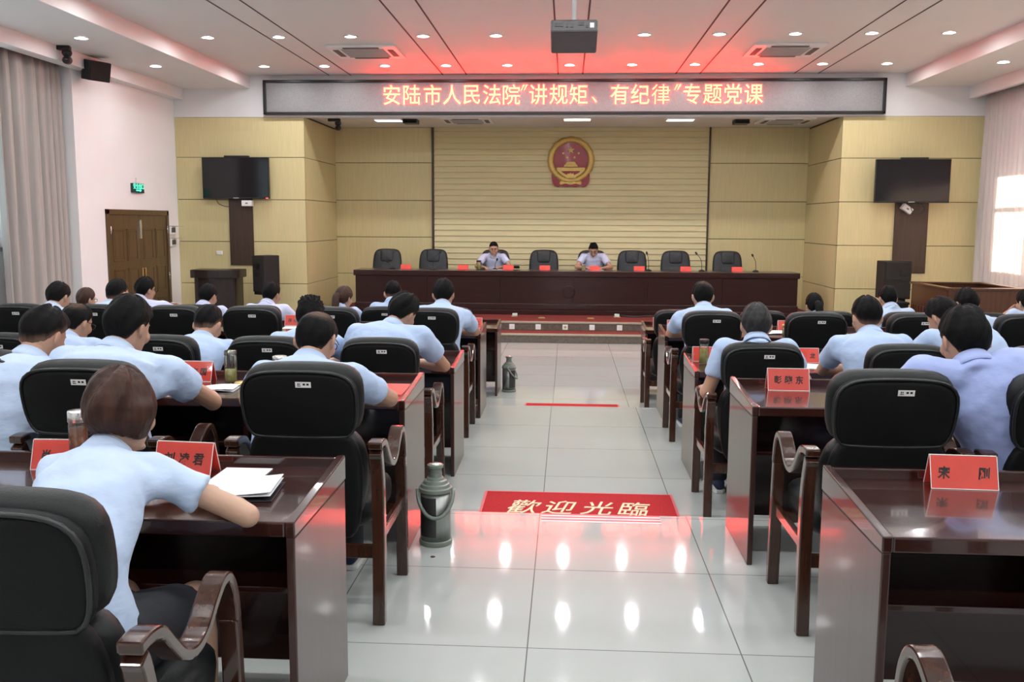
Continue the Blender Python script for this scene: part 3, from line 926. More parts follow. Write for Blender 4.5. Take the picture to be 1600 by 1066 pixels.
for lo, hi in (((-.03, -.03, H_ - .03), (W_ + .03, .07, H_)), ((-.03, D_ - .07, H_ - .03), (W_ + .03, D_ + .03, H_)), ((-.03, .071, H_ - .03), (.07, D_ - .071, H_)), ((W_ - .07, .071, H_ - .03), (W_ + .03, D_ - .071, H_))):
    r.box(lo, hi)
r.build('dock_rail', M['dock'], t, bevel=.006)
MB().box((.25, .5, .0), (.75, .9, .42)).box((.25, .87, .42), (.75, .9, .85)).build('dock_seat', M['dock'], t, bevel=.01)
tag(MB().box((4.98, 14.35, 0), (5.18, 14.75, .70)).box((4.96, 14.33, .70), (5.19, 14.77, .74)).build('low_cabinet', M['black'], bevel=.01), 'low black cabinet in front of the right loudspeaker', 'cabinet')

# ------------------------------------------------------------------ stage fittings: sockets, mats, step strip
for q, x in enumerate((-.9, -.464, -.018, .425, .878)):
    t = thing('wall_socket', '%s white socket plate from the left on the stage step riser' % ORD[q], 'socket', (x, YS1 - .012, .195), 0, 'socket plates on the stage step')
    MB().box((-.044, -.01, -.044), (.044, 0, .044)).build('socket_plate', M['trim'], t, bevel=.003)
    MB().box((-.02, -.013, -.018), (.02, -.0105, .016)).build('socket_face', M['tea'] if q == 2 else M['sticker'], t)
for q, (x, y, up) in enumerate(((-.9, 16.1, 1), (-.426, 15.85, 0), (.415, 15.85, 0), (.88, 16.15, 1))):
    t = thing('floor_socket', '%s brass floor socket from the left on the red stage carpet' % ORD[q], 'floor socket', (x, y, .278), 0, 'brass floor sockets on the stage')
    MB().box((-.06, -.05, 0), (.06, .05, .012)).build('socket_frame', M['brass'], t, bevel=.004)
    if up:
        MB().box((-.045, .03, .012), (.045, .042, .06), Matrix.Rotation(-.25, 3, 'X'), (0, .03, .012)).build('open_lid', M['steel'], t, bevel=.004)
    else:
        MB().box((-.045, -.035, .0125), (.045, .035, .02)).build('closed_lid', M['brass'], t, bevel=.004)
tag(MB().tube(spline([(.95, 16.3, .29), (1.2, 16.2, .285), (1.5, 16.3, .29), (1.75, 16.2, .287), (1.95, 16.32, .29)], 5), .018, 8).build('cable_heap', M['black'], smooth=True), 'black cable lying on the stage carpet at the foot of the dais', 'cable')

FLAT = Matrix.Identity(4)
t = thing('welcome_mat', 'red welcome mat with cream characters in the middle of the aisle', 'door mat', (.09, 5.44, Z2))
MB().box((-.585, -.38, 0), (.585, .38, .012)).build('mat_pile', M['mat_red'], t, bevel=.004)
f = MB()
for lo, hi in (((-.60, -.395, 0), (.60, -.3805, .009)), ((-.60, .3805, 0), (.60, .395, .009)), ((-.60, -.38, 0), (-.5855, .38, .009)), ((.5855, -.38, 0), (.60, .38, .009))):
    f.box(lo, hi)
f.build('mat_border', M['stripe_red'], t)
for ch, x in zip('歡迎光臨', (-.33, -.12, .11, .335)):
    text_obj('mat_character', ch, .285, M['mat_cream'], t, Matrix.Translation((x, .06, .0135)) @ Matrix.Rotation(-.03, 4, 'Z'), .0012, .001, .68, .25)
t = thing('welcome_mat', 'second red mat on the lower floor behind the far step edge', 'door mat', (.07, 9.35, 0))
MB().box((-.48, -.34, 0), (.48, .34, .012)).build('mat_pile', M['mat_red'], t, bevel=.004)
f = MB()
for lo, hi in (((-.495, -.355, 0), (.495, -.3405, .009)), ((-.495, .3405, 0), (.495, .355, .009)), ((-.495, -.34, 0), (-.4805, .34, .009)), ((.4805, -.34, 0), (.495, .34, .009))):
    f.box(lo, hi)
f.build('mat_border', M['stripe_red'], t)
t = thing('step_edge_strip', 'red and white striped strip along the near step edge in the aisle', 'anti-slip strip', (.2, 4.905, Z1))
for q in range(3):
    MB().box((-.322, .03 - q * .045, .0003), (.322, .055 - q * .045, .0022)).build('red_stripe', M['stripe_red'], t)
    MB().box((-.322, .0105 - q * .045, .0003), (.322, .0295 - q * .045, .0020)).build('white_stripe', M['stripe_white'], t)

def thermos(label, x, y, z, rotz):
    t = thing('thermos_flask', label, 'thermos', (x, y, z), rotz, 'grey thermos flasks in the aisle')
    MB().lathe([(.080, 0), (.082, .008), (.082, .022), (.076, .026)], n=32, crisp=.0015).build('base_ring', M['flask'], t, smooth=True)
    MB().lathe([(.0755, .0262), (.0755, .268)], n=32).build('steel_body', M['steel'], t, smooth=True)
    lab = MB()
    n = 10
    vs = []
    for zz in (.05, .25):
        for q in range(n + 1):
            a = math.radians(200 + q * 7.2)
            vs.append((.0762 * math.cos(a), .0762 * math.sin(a), zz))
    lab.add(vs, [(q, q + 1, n + 2 + q, n + 1 + q) for q in range(n)])
    s = lab.build('dark_label_panel', M['flask_label'], t, smooth=True)
    MB().lathe([(.0765, .2682), (.083, .270), (.083, .288), (.075, .292), (.070, .306), (.061, .310), (.056, .324), (.045, .328), (.041, .338), (.033, .342), (.033, .362)], n=32, crisp=.0015).build('shoulder', M['flask'], t, smooth=True)
    MB().lathe([(.030, .3625), (.031, .385), (.039, .388), (.040, .402), (.034, .405)], n=28, crisp=.001).build('cap', M['flask'], t, smooth=True)
    MB().lathe([(.033, .4052), (.03, .407), (.01, .408)], n=24).build('silver_cap_top', M['silver'], t, smooth=True)
    pts = []
    for a in np.linspace(0, PI, 15):
        p = V((.089 * math.cos(a), -.012 - .085 * math.sin(a), .280 - .125 * math.sin(a)))
        pts.append(p)
    MB().tube(pts, .0095, 8).build('carry_handle', M['flask'], t, smooth=True)
    return t
thermos('grey-green thermos flask on the aisle floor beside the near left desk', -.64, 4.456, Z1, math.radians(8))
thermos('grey-green thermos flask far down the aisle beside the front left desk', -.645, 10.42, 0, math.radians(75))
tag(MB().ellipsoid((0, 0, .004), (.012, .008, .004)).build('dry_leaf', M['dock'], loc=(-.625, 4.25, Z1), smooth=True), 'tiny brown leaf scrap on the floor before the near thermos', 'leaf')

# ------------------------------------------------------------------ audience desks
DL, DD, DH = 1.6, 0.60, 0.76
def make_desk():
    t = thing('audience_desk', '', 'desk', (0, 0, 0), 0, 'audience desks in rows')
    h = DL / 2
    MB().box((-h + .026, .0, DH - .045), (h - .026, DD - .02, DH)).build('tabletop', M['desk'], t, bevel=.006)
    MB().box((-h + .026, DD - .0195, .06), (h - .026, DD, DH + .035)).build('front_panel', M['desk'], t, bevel=.004)
    for s in (-1, 1):
        x0, x1 = (s * h, s * (h - .025))
        lo, hi = min(x0, x1), max(x0, x1)
        MB().box((lo, .004, 0), (hi, DD, DH - .046)).build('side_panel', M['desk_side'], t, bevel=.004)
        poly = [(0, DH - .045), (DD + .004, DH - .045), (DD + .004, DH + .04), (DD - .05, DH + .036), (0, DH + .001)]
        MB().prism(poly, lambda p: V((lo - .002, p[0], p[1])), lambda p: V((hi + .002, p[0], p[1]))).build('edge_strip', M['desk'], t, bevel=.004)
    MB().box((-h + .026, .12, .50), (h - .026, DD - .02, .52)).build('shelf', M['desk'], t, bevel=.003)
    MB().box((-.012, .10, .521), (.012, DD - .02, DH - .046)).build('shelf_divider', M['desk'], t)
    return t

ROWS = dict(A=(2.47, Z1, 'nearest'), B=(4.25, Z1, 'second'), C=(6.17, Z2, 'third'), D=(8.09, Z2, 'fourth'), E=(10.1, 0.0, 'farthest'))
AXL, AXR = -.755, .862
desk0 = make_desk()
first = True
for rk, nl, nr in (('A', 1, 1), ('B', 2, 1), ('C', 3, 2), ('D', 3, 3), ('E', 3, 3)):
    y, z, nm = ROWS[rk]
    for side, n in (('left', nl), ('right', nr)):
        for q in range(n):
            x = (AXL - DL / 2 - q * (DL + .004)) if side == 'left' else (AXR + DL / 2 + q * (DL + .004))
            pos = ('at the aisle', 'second from the aisle', 'third from the aisle')[q]
            lab = 'dark red wood desk %s in the %s row %s of the aisle' % (pos, nm, side)
            if first:
                desk0.location = (x, y, z); desk0['label'] = lab; first = False
            else:
                dup(desk0, lab, (x, y, z))

# ------------------------------------------------------------------ armchairs
def mirror(right, n=5):
    """closed ccw outline from the right-hand side points (bottom to top)"""
    P = [np.array(p, float) for p in list(right) + [(-x, z) for x, z in reversed(right)]]
    for _ in range(3):
        Q = []
        for i in range(len(P)):
            a, b = P[i], P[(i + 1) % len(P)]
            Q += [a * .75 + b * .25, a * .25 + b * .75]
        P = Q
    P = P + [P[0]]
    d = np.concatenate([[0], np.cumsum([np.linalg.norm(P[i + 1] - P[i]) for i in range(len(P) - 1)])])
    t = np.linspace(0, d[-1], 49)[:-1]
    A = np.array(P)
    return [(float(np.interp(q, d, A[:, 0])), float(np.interp(q, d, A[:, 1]))) for q in t]

def make_chair():
    t = thing('armchair', '', 'chair', (0, 0, 0), 0, 'black leather armchairs in the audience')
    tilt = math.radians(11)
    def back(dy, z0=.40):
        def f(x, z, d):
            zz = z - z0
            return V((x, -.20 + dy - zz * math.sin(tilt) + d * math.cos(tilt), z0 + zz * math.cos(tilt) + d * math.sin(tilt)))
        return f
    up = mirror([(.17, .79), (.205, .80), (.228, .85), (.235, .95), (.228, 1.02), (.185, 1.062), (.09, 1.072)])
    ups = mirror([(.17, .775), (.20, .79), (.220, .84), (.226, .94), (.217, 1.0), (.172, 1.038), (.08, 1.048)])
    lo = mirror([(.17, .40), (.205, .44), (.232, .55), (.238, .66), (.215, .76), (.16, .80)])
    los = mirror([(.15, .33), (.19, .36), (.215, .46), (.228, .60), (.222, .70), (.195, .785), (.14, .81)])
    MB().pillow(up, .10, .045, back(.0)).build('headrest_cushion', M['leather'], t, smooth=True)
    sh = MB().pillow(ups, .05, .022, back(-.062)).build('upper_back_shell', M['leather_back'], t, smooth=True)
    rim = [back(-.084)(x * .985, .92 + (z - .92) * .985, 0) for x, z in ups]
    MB().tube(rim + [rim[0], rim[1]], .006, 6).build('piping', M['piping'], sh, smooth=True)
    MB().pillow(lo, .10, .045, back(.0)).build('backrest_cushion', M['leather'], t, smooth=True)
    MB().pillow(los, .05, .022, back(-.062)).build('lower_back_shell', M['leather_back'], t, smooth=True)
    st = MB()
    fb = back(-.062 - .033)
    a = [fb(x, z, 0) for x, z in ((-.005, .985), (.055, .985), (.055, 1.008), (-.005, 1.008))]
    st.add([p for p in a] + [p + V((0, -.0012, 0)) for p in a], [(0, 1, 2, 3), (4, 5, 6, 7), (0, 1, 5, 4), (1, 2, 6, 5), (2, 3, 7, 6), (3, 0, 4, 7)])
    s_ = st.build('sticker', M['sticker'], t)
    ik = MB()
    fb2 = back(-.062 - .0348)
    for x0, x1, z0, z1 in ((.002, .016, .990, .993), (.004, .008, .995, 1.003), (.010, .014, .996, 1.002), (.024, .033, .994, 1.002), (.038, .047, .994, 1.002)):
        q = [fb2(x, z, 0) for x, z in ((x0, z0), (x1, z0), (x1, z1), (x0, z1))]
        ik.add(q, [(0, 1, 2, 3)])
    ik.build('sticker_print', M['ink'], s_)
    seat = mirror([(.16, -.20), (.225, -.17), (.245, 0.0), (.25, .18), (.22, .255), (.12, .275)])
    MB().pillow(seat, .13, .05, lambda x, y, d: V((x, y, .415 + d + .02 * (y + .2)))).build('seat', M['leather'], t, smooth=True)
    for s in (-1, 1):
        x = s * .282
        leg = spline([(-.30, 0), (-.288, .22), (-.285, .42), (-.292, .58), (-.318, .68), (-.335, .715)], 4)
        MB().ribbon(leg, .050, .042, x).build('leg', M['chair_wood'], t, bevel=.005)
        arm = spline([(-.352, .738), (-.30, .742), (-.245, .728), (-.195, .678), (-.14, .628), (-.075, .606), (-.01, .622), (.05, .668), (.105, .700), (.150, .692), (.183, .64), (.197, .56)], 5)
        MB().ribbon(arm, .056, .030, x).build('armrest', M['chair_wood'], t, bevel=.006)
        fl = spline([(.1968, .565), (.205, .48), (.216, .25), (.226, 0)], 4)
        MB().ribbon(fl, .050, .038, x).build('leg', M['chair_wood'], t, bevel=.005)
        MB().box((x - .012, -.285, .33), (x + .012, .205, .375)).build('side_rail', M['chair_wood'], t, bevel=.004)
    MB().box((-.27, -.30, .27), (.27, -.277, .325)).build('rear_stretcher', M['chair_wood'], t, bevel=.004)
    MB().box((-.27, .16, .30), (.27, .19, .35)).build('front_stretcher', M['chair_wood'], t, bevel=.004)
    return t

CH = [  # row, side, x, dy, drz
    ('A', 'left', -1.155, .06, 0), ('A', 'right', 1.05, -.23, .04),
    ('B', 'left', -1.012, 0, 0), ('B', 'left', -1.86, -.02, -.03), ('B', 'left', -2.475, .22, .03),
    ('B', 'right', 1.217, .02, 0), ('B', 'right', 1.875, 0, -.04),
    ('C', 'left', -1.10, 0, 0), ('C', 'left', -1.79, 0, 0.02), ('C', 'left', -2.43, 0, -.02), ('C', 'left', -3.42, 0, 0),
    ('C', 'right', 1.135, 0, 0), ('C', 'right', 1.95, 0, .02), ('C', 'right', 2.74, 0, 0),
    ('D', 'left', -1.085, 0, 0), ('D', 'left', -1.90, 0, .02), ('D', 'left', -2.53, 0, 0), ('D', 'left', -3.17, 0, 0), ('D', 'left', -3.82, 0, -.02), ('D', 'left', -4.48, 0, 0),
    ('D', 'right', 1.14, 0, 0), ('D', 'right', 1.94, 0, 0), ('D', 'right', 2.72, 0, 0), ('D', 'right', 3.53, 0, 0),
    ('E', 'left', -1.18, 0, 0), ('E', 'left', -1.86, 0, 0), ('E', 'left', -2.52, 0, 0), ('E', 'left', -3.16, 0, 0), ('E', 'left', -3.86, 0, 0), ('E', 'left', -4.5, 0, 0), ('E', 'left', -5.2, 0, 0),
    ('E', 'right', 1.11, 0, 0), ('E', 'right', 1.95, 0, 0), ('E', 'right', 2.62, 0, 0), ('E', 'right', 3.36, 0, 0), ('E', 'right', 4.12, 0, 0), ('E', 'right', 4.78, 0, 0), ('E', 'right', 5.42, 0, 0),
]
chair0 = make_chair()
cnt = {}
for q, (rk, side, x, dy, rz) in enumerate(CH):
    y, z, nm = ROWS[rk]
    c = cnt[(rk, side)] = cnt.get((rk, side), 0) + 1
    pos = 'at the aisle' if c == 1 else '%s from the aisle' % ORD[c - 1]
    lab = 'black leather armchair %s, behind the %s desk row %s of the aisle' % (pos, nm, side)
    loc = (x, y - .45 + dy, z)
    if q == 0:
        chair0.location = loc; chair0.rotation_euler[2] = rz; chair0['label'] = lab
    else:
        dup(chair0, lab, loc, rz)

# ------------------------------------------------------------------ the dais and its chairs
ZS = .277
t = thing('judges_dais', 'long dark red wooden dais on the stage', 'desk', (.1, 16.5, ZS))
H = .776
MB().box((-3.93, -.02, H - .10), (3.97, .62, H)).build('dais_top', M['dais'], t, bevel=.008)
for q in range(6):
    x0 = -3.90 + q * 7.84 / 6
    MB().box((x0 + .002, .0, .20), (x0 + 7.84 / 6 - .002, .04, H - .101)).build('front_panel', M['dais'], t, bevel=.004)
MB().box((-3.90, .041, .0), (3.94, .08, H - .101)).build('inner_board', M['dais'], t)
for x0, x1 in ((-3.90, -3.86), (3.90, 3.94)):
    MB().box((x0, .081, 0), (x1, .60, H - .101)).build('end_panel', M['dais'], t, bevel=.004)
MB().box((-3.91, -.03, .085), (3.95, .0405, .199)).build('plinth_upper', M['dais'], t, bevel=.012)
MB().box((-3.92, -.055, .0), (3.96, .0405, .084)).build('plinth_lower', M['dais'], t, bevel=.006)
e = MB()
rr = [[V((r * math.cos(2 * PI * q / 32), d, r * math.sin(2 * PI * q / 32))) for q in range(32)] for r, d in ((.115, 0), (.112, -.012), (.100, -.014), (.096, -.004), (.096, 0))]
e.rings(rr, cap=False)
e.box((-.006, -.012, -.06), (.006, 0, .07)).box((-.06, -.012, .03), (.06, 0, .042)).box((-.075, -.010, -.02), (-.035, 0, -.012)).box((.035, -.010, -.02), (.075, 0, -.012)).box((-.04, -.012, -.068), (.04, 0, -.056))
em = e.build('scales_relief', M['dais'], t, loc=(-.06, -.001, .41))

def make_exec():
    t = thing('executive_chair', '', 'chair', (0, 0, 0), 0, 'high-backed chairs behind the dais')
    tilt = math.radians(9)
    def back(dy):
        def f(x, z, d):
            zz = z - .42
            return V((x, .20 + dy + zz * math.sin(tilt) - d, .42 + zz * math.cos(tilt)))
        return f
    o1 = mirror([(.20, .44), (.25, .50), (.285, .70), (.278, .92), (.255, 1.05), (.20, 1.11), (.10, 1.125)])
    MB().pillow(o1, .11, .05, back(0)).build('backrest', M['exec'], t, smooth=True)
    hd = mirror([(.10, .865), (.125, .90), (.135, 1.0), (.13, 1.08), (.10, 1.12)])
    MB().pillow(hd, .08, .032, back(-.035)).build('headrest', M['exec'], t, smooth=True)
    lm = mirror([(.12, .50), (.14, .56), (.145, .70), (.13, .80), (.10, .84)])
    MB().pillow(lm, .08, .032, back(-.028)).build('lumbar_pad', M['exec'], t, smooth=True)
    for s in (-1, 1):
        MB().tube(spline([(s * .145, back(-.0)(0, .5, .05).y, .5), (s * .15, back(0)(0, .75, .055).y, .75), (s * .14, back(0)(0, 1.08, .05).y, 1.07)], 5), .008, 6).build('back_seam', M['black'], t, smooth=True)
        MB().box((s * .29 - .035, -.20, .63), (s * .29 + .035, .14, .67)).build('armrest', M['exec'], t, bevel=.015)
        MB().tube(spline([(s * .29, .10, .63), (s * .29, .13, .52), (s * .20, .10, .42)], 4), .018, 8).build('arm_support', M['black'], t, smooth=True)
    seat = mirror([(.18, -.26), (.25, -.22), (.27, 0), (.26, .18), (.18, .24)])
    MB().pillow(seat, .12, .05, lambda x, y, d: V((x, y, .44 + d))).build('seat', M['exec'], t, smooth=True)
    MB().tube([(0, 0, .08), (0, 0, .38)], .03, 12).build('gas_column', M['black'], t, smooth=True)
    for q in range(5):
        a = 2 * PI * q / 5 + .3
        leg = MB().tube([(0, 0, .11), (.15 * math.cos(a), .15 * math.sin(a), .095), (.30 * math.cos(a), .30 * math.sin(a), .065)], [.03, .026, .018], 8).build('leg', M['black'], t, smooth=True)
        MB().ellipsoid((.30 * math.cos(a), .30 * math.sin(a), .028), (.028, .028, .028)).build('caster', M['black'], leg, smooth=True)
    return t
EX = [-3.47, -2.57, -1.36, -.452, .482, 1.216, 2.055, 3.045]
exn = ['with an empty seat at the left end of the dais', 'standing empty, second from the left end of the dais', 'behind the man reading at the left of the dais', 'standing empty between the two seated speakers',
       'behind the man with lowered head at the middle of the dais', 'standing empty just right of the two speakers', 'standing empty, second from the right end of the dais', 'standing empty at the right end of the dais']
exec0 = make_exec()
for q, x in enumerate(EX):
    lab = 'black high-backed chair ' + exn[q]
    if q == 0:
        exec0.location = (x, 17.55, ZS); exec0['label'] = lab
    else:
        dup(exec0, lab, (x, 17.55, ZS), .03 * ((q * 7) % 5 - 2))

# ------------------------------------------------------------------ things on the desks
def nameplate(label, x, y, z, w, h, text, rotz=0.0, group='red name plates on the desks', front=True, size=None, detail=True, gap=None):
    t = thing('name_plate', label, 'name plate', (x, y, z), rotz, group)
    b = h * .36
    th = .0016
    for s, nm in ((-1, 'red_card'), (1, 'red_card')):
        p = [V((-w / 2, s * b, .002)), V((w / 2, s * b, .002)), V((w / 2, s * .003, h)), V((-w / 2, s * .003, h))]
        n = V((0, s, .36)).normalized() * th
        MB().add(p + [q - n for q in p], [(0, 1, 2, 3), (4, 5, 6, 7), (0, 1, 5, 4), (1, 2, 6, 5), (2, 3, 7, 6), (3, 0, 4, 7)]).build(nm, M['red_card'], t)
    if detail:
        e = MB()
        for s in (-1, 1):
            for xx in (-w / 2, w / 2):
                e.tube([(xx, s * (b + .002), .001), (xx, s * .004, h + .003)], .0013, 6)
            e.tube([(-w / 2, s * (b + .002), .0015), (w / 2, s * (b + .002), .0015)], .0013, 6)
        e.tube([(-w / 2, 0, h + .003), (w / 2, 0, h + .003)], .0016, 6)
        e.build('acrylic_edge', M['sticker'], t)
        for s in (-1, 1):
            p = [V((-w / 2, s * (b + .003), .001)), V((w / 2, s * (b + .003), .001)), V((w / 2, s * .005, h + .003)), V((-w / 2, s * .005, h + .003))]
            MB().add(p, [(0, 1, 2, 3)]).build('acrylic_sheet', M['acrylic'], t)
    if text:
        ang = math.atan2(b - .003, h)
        n = len(text)
        sz = size or h * .42
        pitch = gap or w * .78 / max(n, 2)
        for q, ch in enumerate(text):
            if ch == ' ':
                continue
            xx = (q - (n - 1) / 2) * pitch
            m = Matrix.Translation((xx, -(b + .0005) * .52 - .0012, h * .50)) @ Matrix.Rotation(PI / 2 - ang, 4, 'X')
            text_obj('lettering', ch, sz, M['ink'], t, m, .0002, .0012, .9, .12)
    return t

zA, zC, zE = Z1 + DH, Z2 + DH, DH
nameplate('red name plate on the nearest left desk, at the woman\'s left shoulder', -1.70, 2.985, zA, .20, .095, '肖 立', .03)
nameplate('red name plate on the nearest left desk, at the woman\'s right shoulder', -1.265, 2.965, zA, .20, .100, '刘凌君', -.09)
nameplate('red name plate with two widely spaced characters on the nearest right desk', 1.275, 2.985, zA, .205, .100, '宋 刚', -.05, gap=.062)
nameplate('red name plate before the writing man, second left desk row', -1.945, 4.72, zA, .19, .100, '陈海国', -.03)
nameplate('red name plate with three characters alone on the second right desk row', 1.125, 4.72, zA, .205, .105, '彭晓东', -.02)
nameplate('red name plate with two characters behind a tea bottle, third right desk row', 1.00, 6.66, zC, .185, .098, ' 王华', -.02)
nameplate('red name plate half behind an armchair, above white paper, third right desk row', 1.70, 6.66, zC, .19, .098, '  龙', .02)
nameplate('red name plate beside the spiky-haired man\'s head, fourth left desk row', -2.555, 8.60, zC, .20, .095, '孙小林', .02)
nameplate('red name plate with one character at the aisle end of the fourth left desk row', -.845, 8.56, zC, .125, .090, ' 梁', .05)
nameplate('red name plate at the aisle end of the fourth right desk row, by an elbow', 1.01, 8.58, zC, .16, .088, '', -.03)
nameplate('red name plate on the fourth right desk row, half behind a chair', 2.02, 8.58, zC, .17, .095, '', 0)
nameplate('red name plate at the aisle end of the farthest right desk row', 1.06, 10.5, zE, .16, .095, '', 0)
nameplate('red name plate on the farthest left desk row before the woman with a ponytail', -2.46, 10.5, zE, .16, .09, '', 0)
for q, x in enumerate((-2.94, -1.89, -1.06, -.40, .50, 1.30, 2.13, 3.04)):
    nameplate('%s red name plate from the left along the dais top' % ORD[q], x, 16.85, ZS + .776, .19, .085, '', 0, 'red name plates on the dais', detail=False)

def paper_sheet(label, x, y, z, w, d, rz, n=1, curl=.0, cover=False, name='paper_sheet', m='paper'):
    t = thing(name, label, 'notebook' if cover else 'paper', (x, y, z + .0006), rz)
    if cover:
        MB().box((-w / 2 - .004, -d / 2 - .004, 0), (w / 2 + .004, d / 2 + .004, .004)).build('cover', M['cover_dark'], t, bevel=.001)
    for q in range(n):
        mb = MB()
        nx, ny = 10, 4
        off = .005 if cover else 0
        top = []
        for j in range(ny + 1):
            for i in range(nx + 1):
                u = i / nx
                hh = off + .002 + .012 * q * u * u + curl * (u ** 3) + .008 * math.sin(u * PI) * (n > 1)
                top.append(V((-w / 2 + w * u, -d / 2 + d * j / ny, hh)))
        N = len(top)
        bot = [p - V((0, 0, .0015 if q else .0018)) for p in top]
        fs = []
        for j in range(ny):
            for i in range(nx):
                a = j * (nx + 1) + i
                fs.append((a, a + 1, a + nx + 2, a + nx + 1))
                fs.append((N + a, N + a + nx + 1, N + a + nx + 2, N + a + 1))
        for i in range(nx):
            fs.append((i, i + N, i + 1 + N, i + 1)); b_ = ny * (nx + 1)
            fs.append((b_ + i, b_ + i + 1, b_ + i + 1 + N, b_ + i + N))
        for j in range(ny):
            a = j * (nx + 1); fs.append((a, a + nx + 1, a + nx + 1 + N, a + N))
            a += nx; fs.append((a, a + N, a + nx + 1 + N, a + nx + 1))
        mb.add(top + bot, fs)
        mb.build('page', M[m], t, smooth=False)
    return t
paper_sheet('open white notebook with a dark cover by the woman on the nearest left desk', -1.03, 2.74, zA, .28, .20, .10, 2, .012, True, 'notebook')
paper_sheet('white sheet in clear film lying behind the notebook on the nearest left desk', -1.07, 2.93, zA, .16, .18, .0, 1)
paper_sheet('red leaflet on the nearest left desk at the woman\'s left side', -1.70, 2.62, zA, .14, .20, -.5, 1, 0, False, 'leaflet', 'red_card')
paper_sheet('white notebook under the hand of the man writing, second left desk row', -1.74, 4.47, zA, .20, .15, .1, 2, .0, False)
paper_sheet('red folder at the aisle end of the second left desk row', -.90, 4.55, zA, .21, .30, .0, 1, 0, False, 'folder', 'red_card')
paper_sheet('small white paper beside the tea bottle on the third right desk row', 1.07, 6.48, zC, .12, .14, .3, 1)
paper_sheet('white paper by the cropped-haired man\'s left arm on the third right desk row', 1.72, 6.45, zC, .18, .22, -.3, 1)
paper_sheet('white papers on the fourth right desk row behind the grey-haired man', 1.86, 8.40, zC, .24, .2, .1, 2)
paper_sheet('white paper on the fourth left desk row, under a red name plate', -2.5, 8.40, zC, .22, .18, .1, 1)
paper_sheet('white paper on the third left desk row at the aisle, under the leaning man\'s hand', -1.0, 6.42, zC, .2, .26, .15, 1)
def small_book(label, x, y, z, rz):
    return tag(MB().box((-.09, -.06, 0), (.09, .06, .014)).build('white_booklet', M['paper'], loc=(x, y, z + .0006), rotz=rz, bevel=.001), label, 'booklet')
small_book('white booklet on the fourth left desk row behind an empty chair', -3.6, 7.9 + .28, zC, .1)

def tea_bottle(label, x, y, z, r, h, liquid, lidc, lid_on=True, level=.6, group='tea bottles and jars'):
    t = thing('tea_bottle', label, 'tea bottle', (x, y, z + .0005), 0, group)
    MB().lathe([(r * .9, 0), (r, .006), (r, h * .78), (r * .93, h * .82), (r * .93, h * .86 if lid_on else h)], n=24, cap=True).build('glass_body', M['glass'], t, smooth=True)
    MB().lathe([(r * .86, .006), (r * .9, .012), (r * .9, h * level), (r * .4, h * level + .0005)], n=24).build('tea_filling', M[liquid], t, smooth=True)
    if lid_on:
        MB().lathe([(r * .98, h * .82), (r * 1.03, h * .83), (r * 1.03, h * .985), (r * .96, h), (r * .3, h)], n=24).build('lid', M[lidc], t, smooth=True)
    else:
        MB().lathe([(r * .985, h * .86), (r * 1.0, h * .865), (r * 1.0, h * .99), (r * .93, h)], n=24, cap=False).build('neck_ring', M[lidc], t, smooth=True)
    return t
tea_bottle('tall glass bottle of amber tea with a silver lid on the nearest left desk', -1.605, 2.91, zA, .03, .215, 'tea_dark', 'silver', level=.74)
tea_bottle('open clear tea bottle beside the writing man\'s red name plate', -1.735, 4.66, zA, .032, .17, 'tea', 'glass', False, .42)
tag(MB().lathe([(.03, 0), (.032, .004), (.032, .018), (.028, .022), (.01, .022)], n=24).build('bottle_lid', M['brass'], smooth=True, loc=(-1.655, 4.58, zA + .0005)), 'brass-coloured bottle lid lying beside the open tea bottle', 'lid')
tea_bottle('short jar with a silver lid standing before the balding man, second left desk row', -1.475, 4.66, zA, .036, .145, 'tea_dark', 'silver', level=.3)
tea_bottle('tea bottle with a black lid at the aisle end of the third right desk row', .965, 6.50, zC, .033, .175, 'tea', 'black', level=.62)
tea_bottle('silver-lidded jar on the fourth left desk row, behind the short-haired man', -2.86, 8.42, zC, .032, .09, 'tea_dark', 'silver', level=.5)
tea_bottle('pale jar with a brass lid on the fourth right desk row near the aisle', 1.93, 8.22, zC, .036, .10, 'tea', 'brass', level=.5)
tea_bottle('silver-lidded cup on the third right desk row behind the second chair', 2.52, 6.50, zC, .03, .12, 'tea_dark', 'silver', level=.4)
tea_bottle('wide tea jar with a dark lid at the right edge, third right desk row', 3.06, 6.45, zC, .036, .14, 'tea', 'black', level=.6)
tea_bottle('tea bottle with a black lid on the dais beside the reading man', -1.6, 16.82, ZS + .776, .042, .17, 'tea', 'black', level=.6)
tea_bottle('small glass of tea on the dais before the man with lowered head', .30, 16.80, ZS + .776, .035, .11, 'tea', 'silver', level=.6)
tag(MB().box((-.15, -.10, .0), (.15, .10, .014), Matrix.Rotation(-.25, 3, 'X'), (0, -.1, 0)).build('dark_folder', M['cover_dark'], loc=(-1.02, 17.02, ZS + .776 + .062), bevel=.002), 'dark folder propped before the reading man on the dais', 'folder')
paper_sheet('white papers lying before the reading man on the dais', -1.25, 16.9, ZS + .776, .21, .28, 0, 1)
paper_sheet('white papers lying before the man with lowered head on the dais', .56, 16.95, ZS + .776, .21, .28, 0, 1)

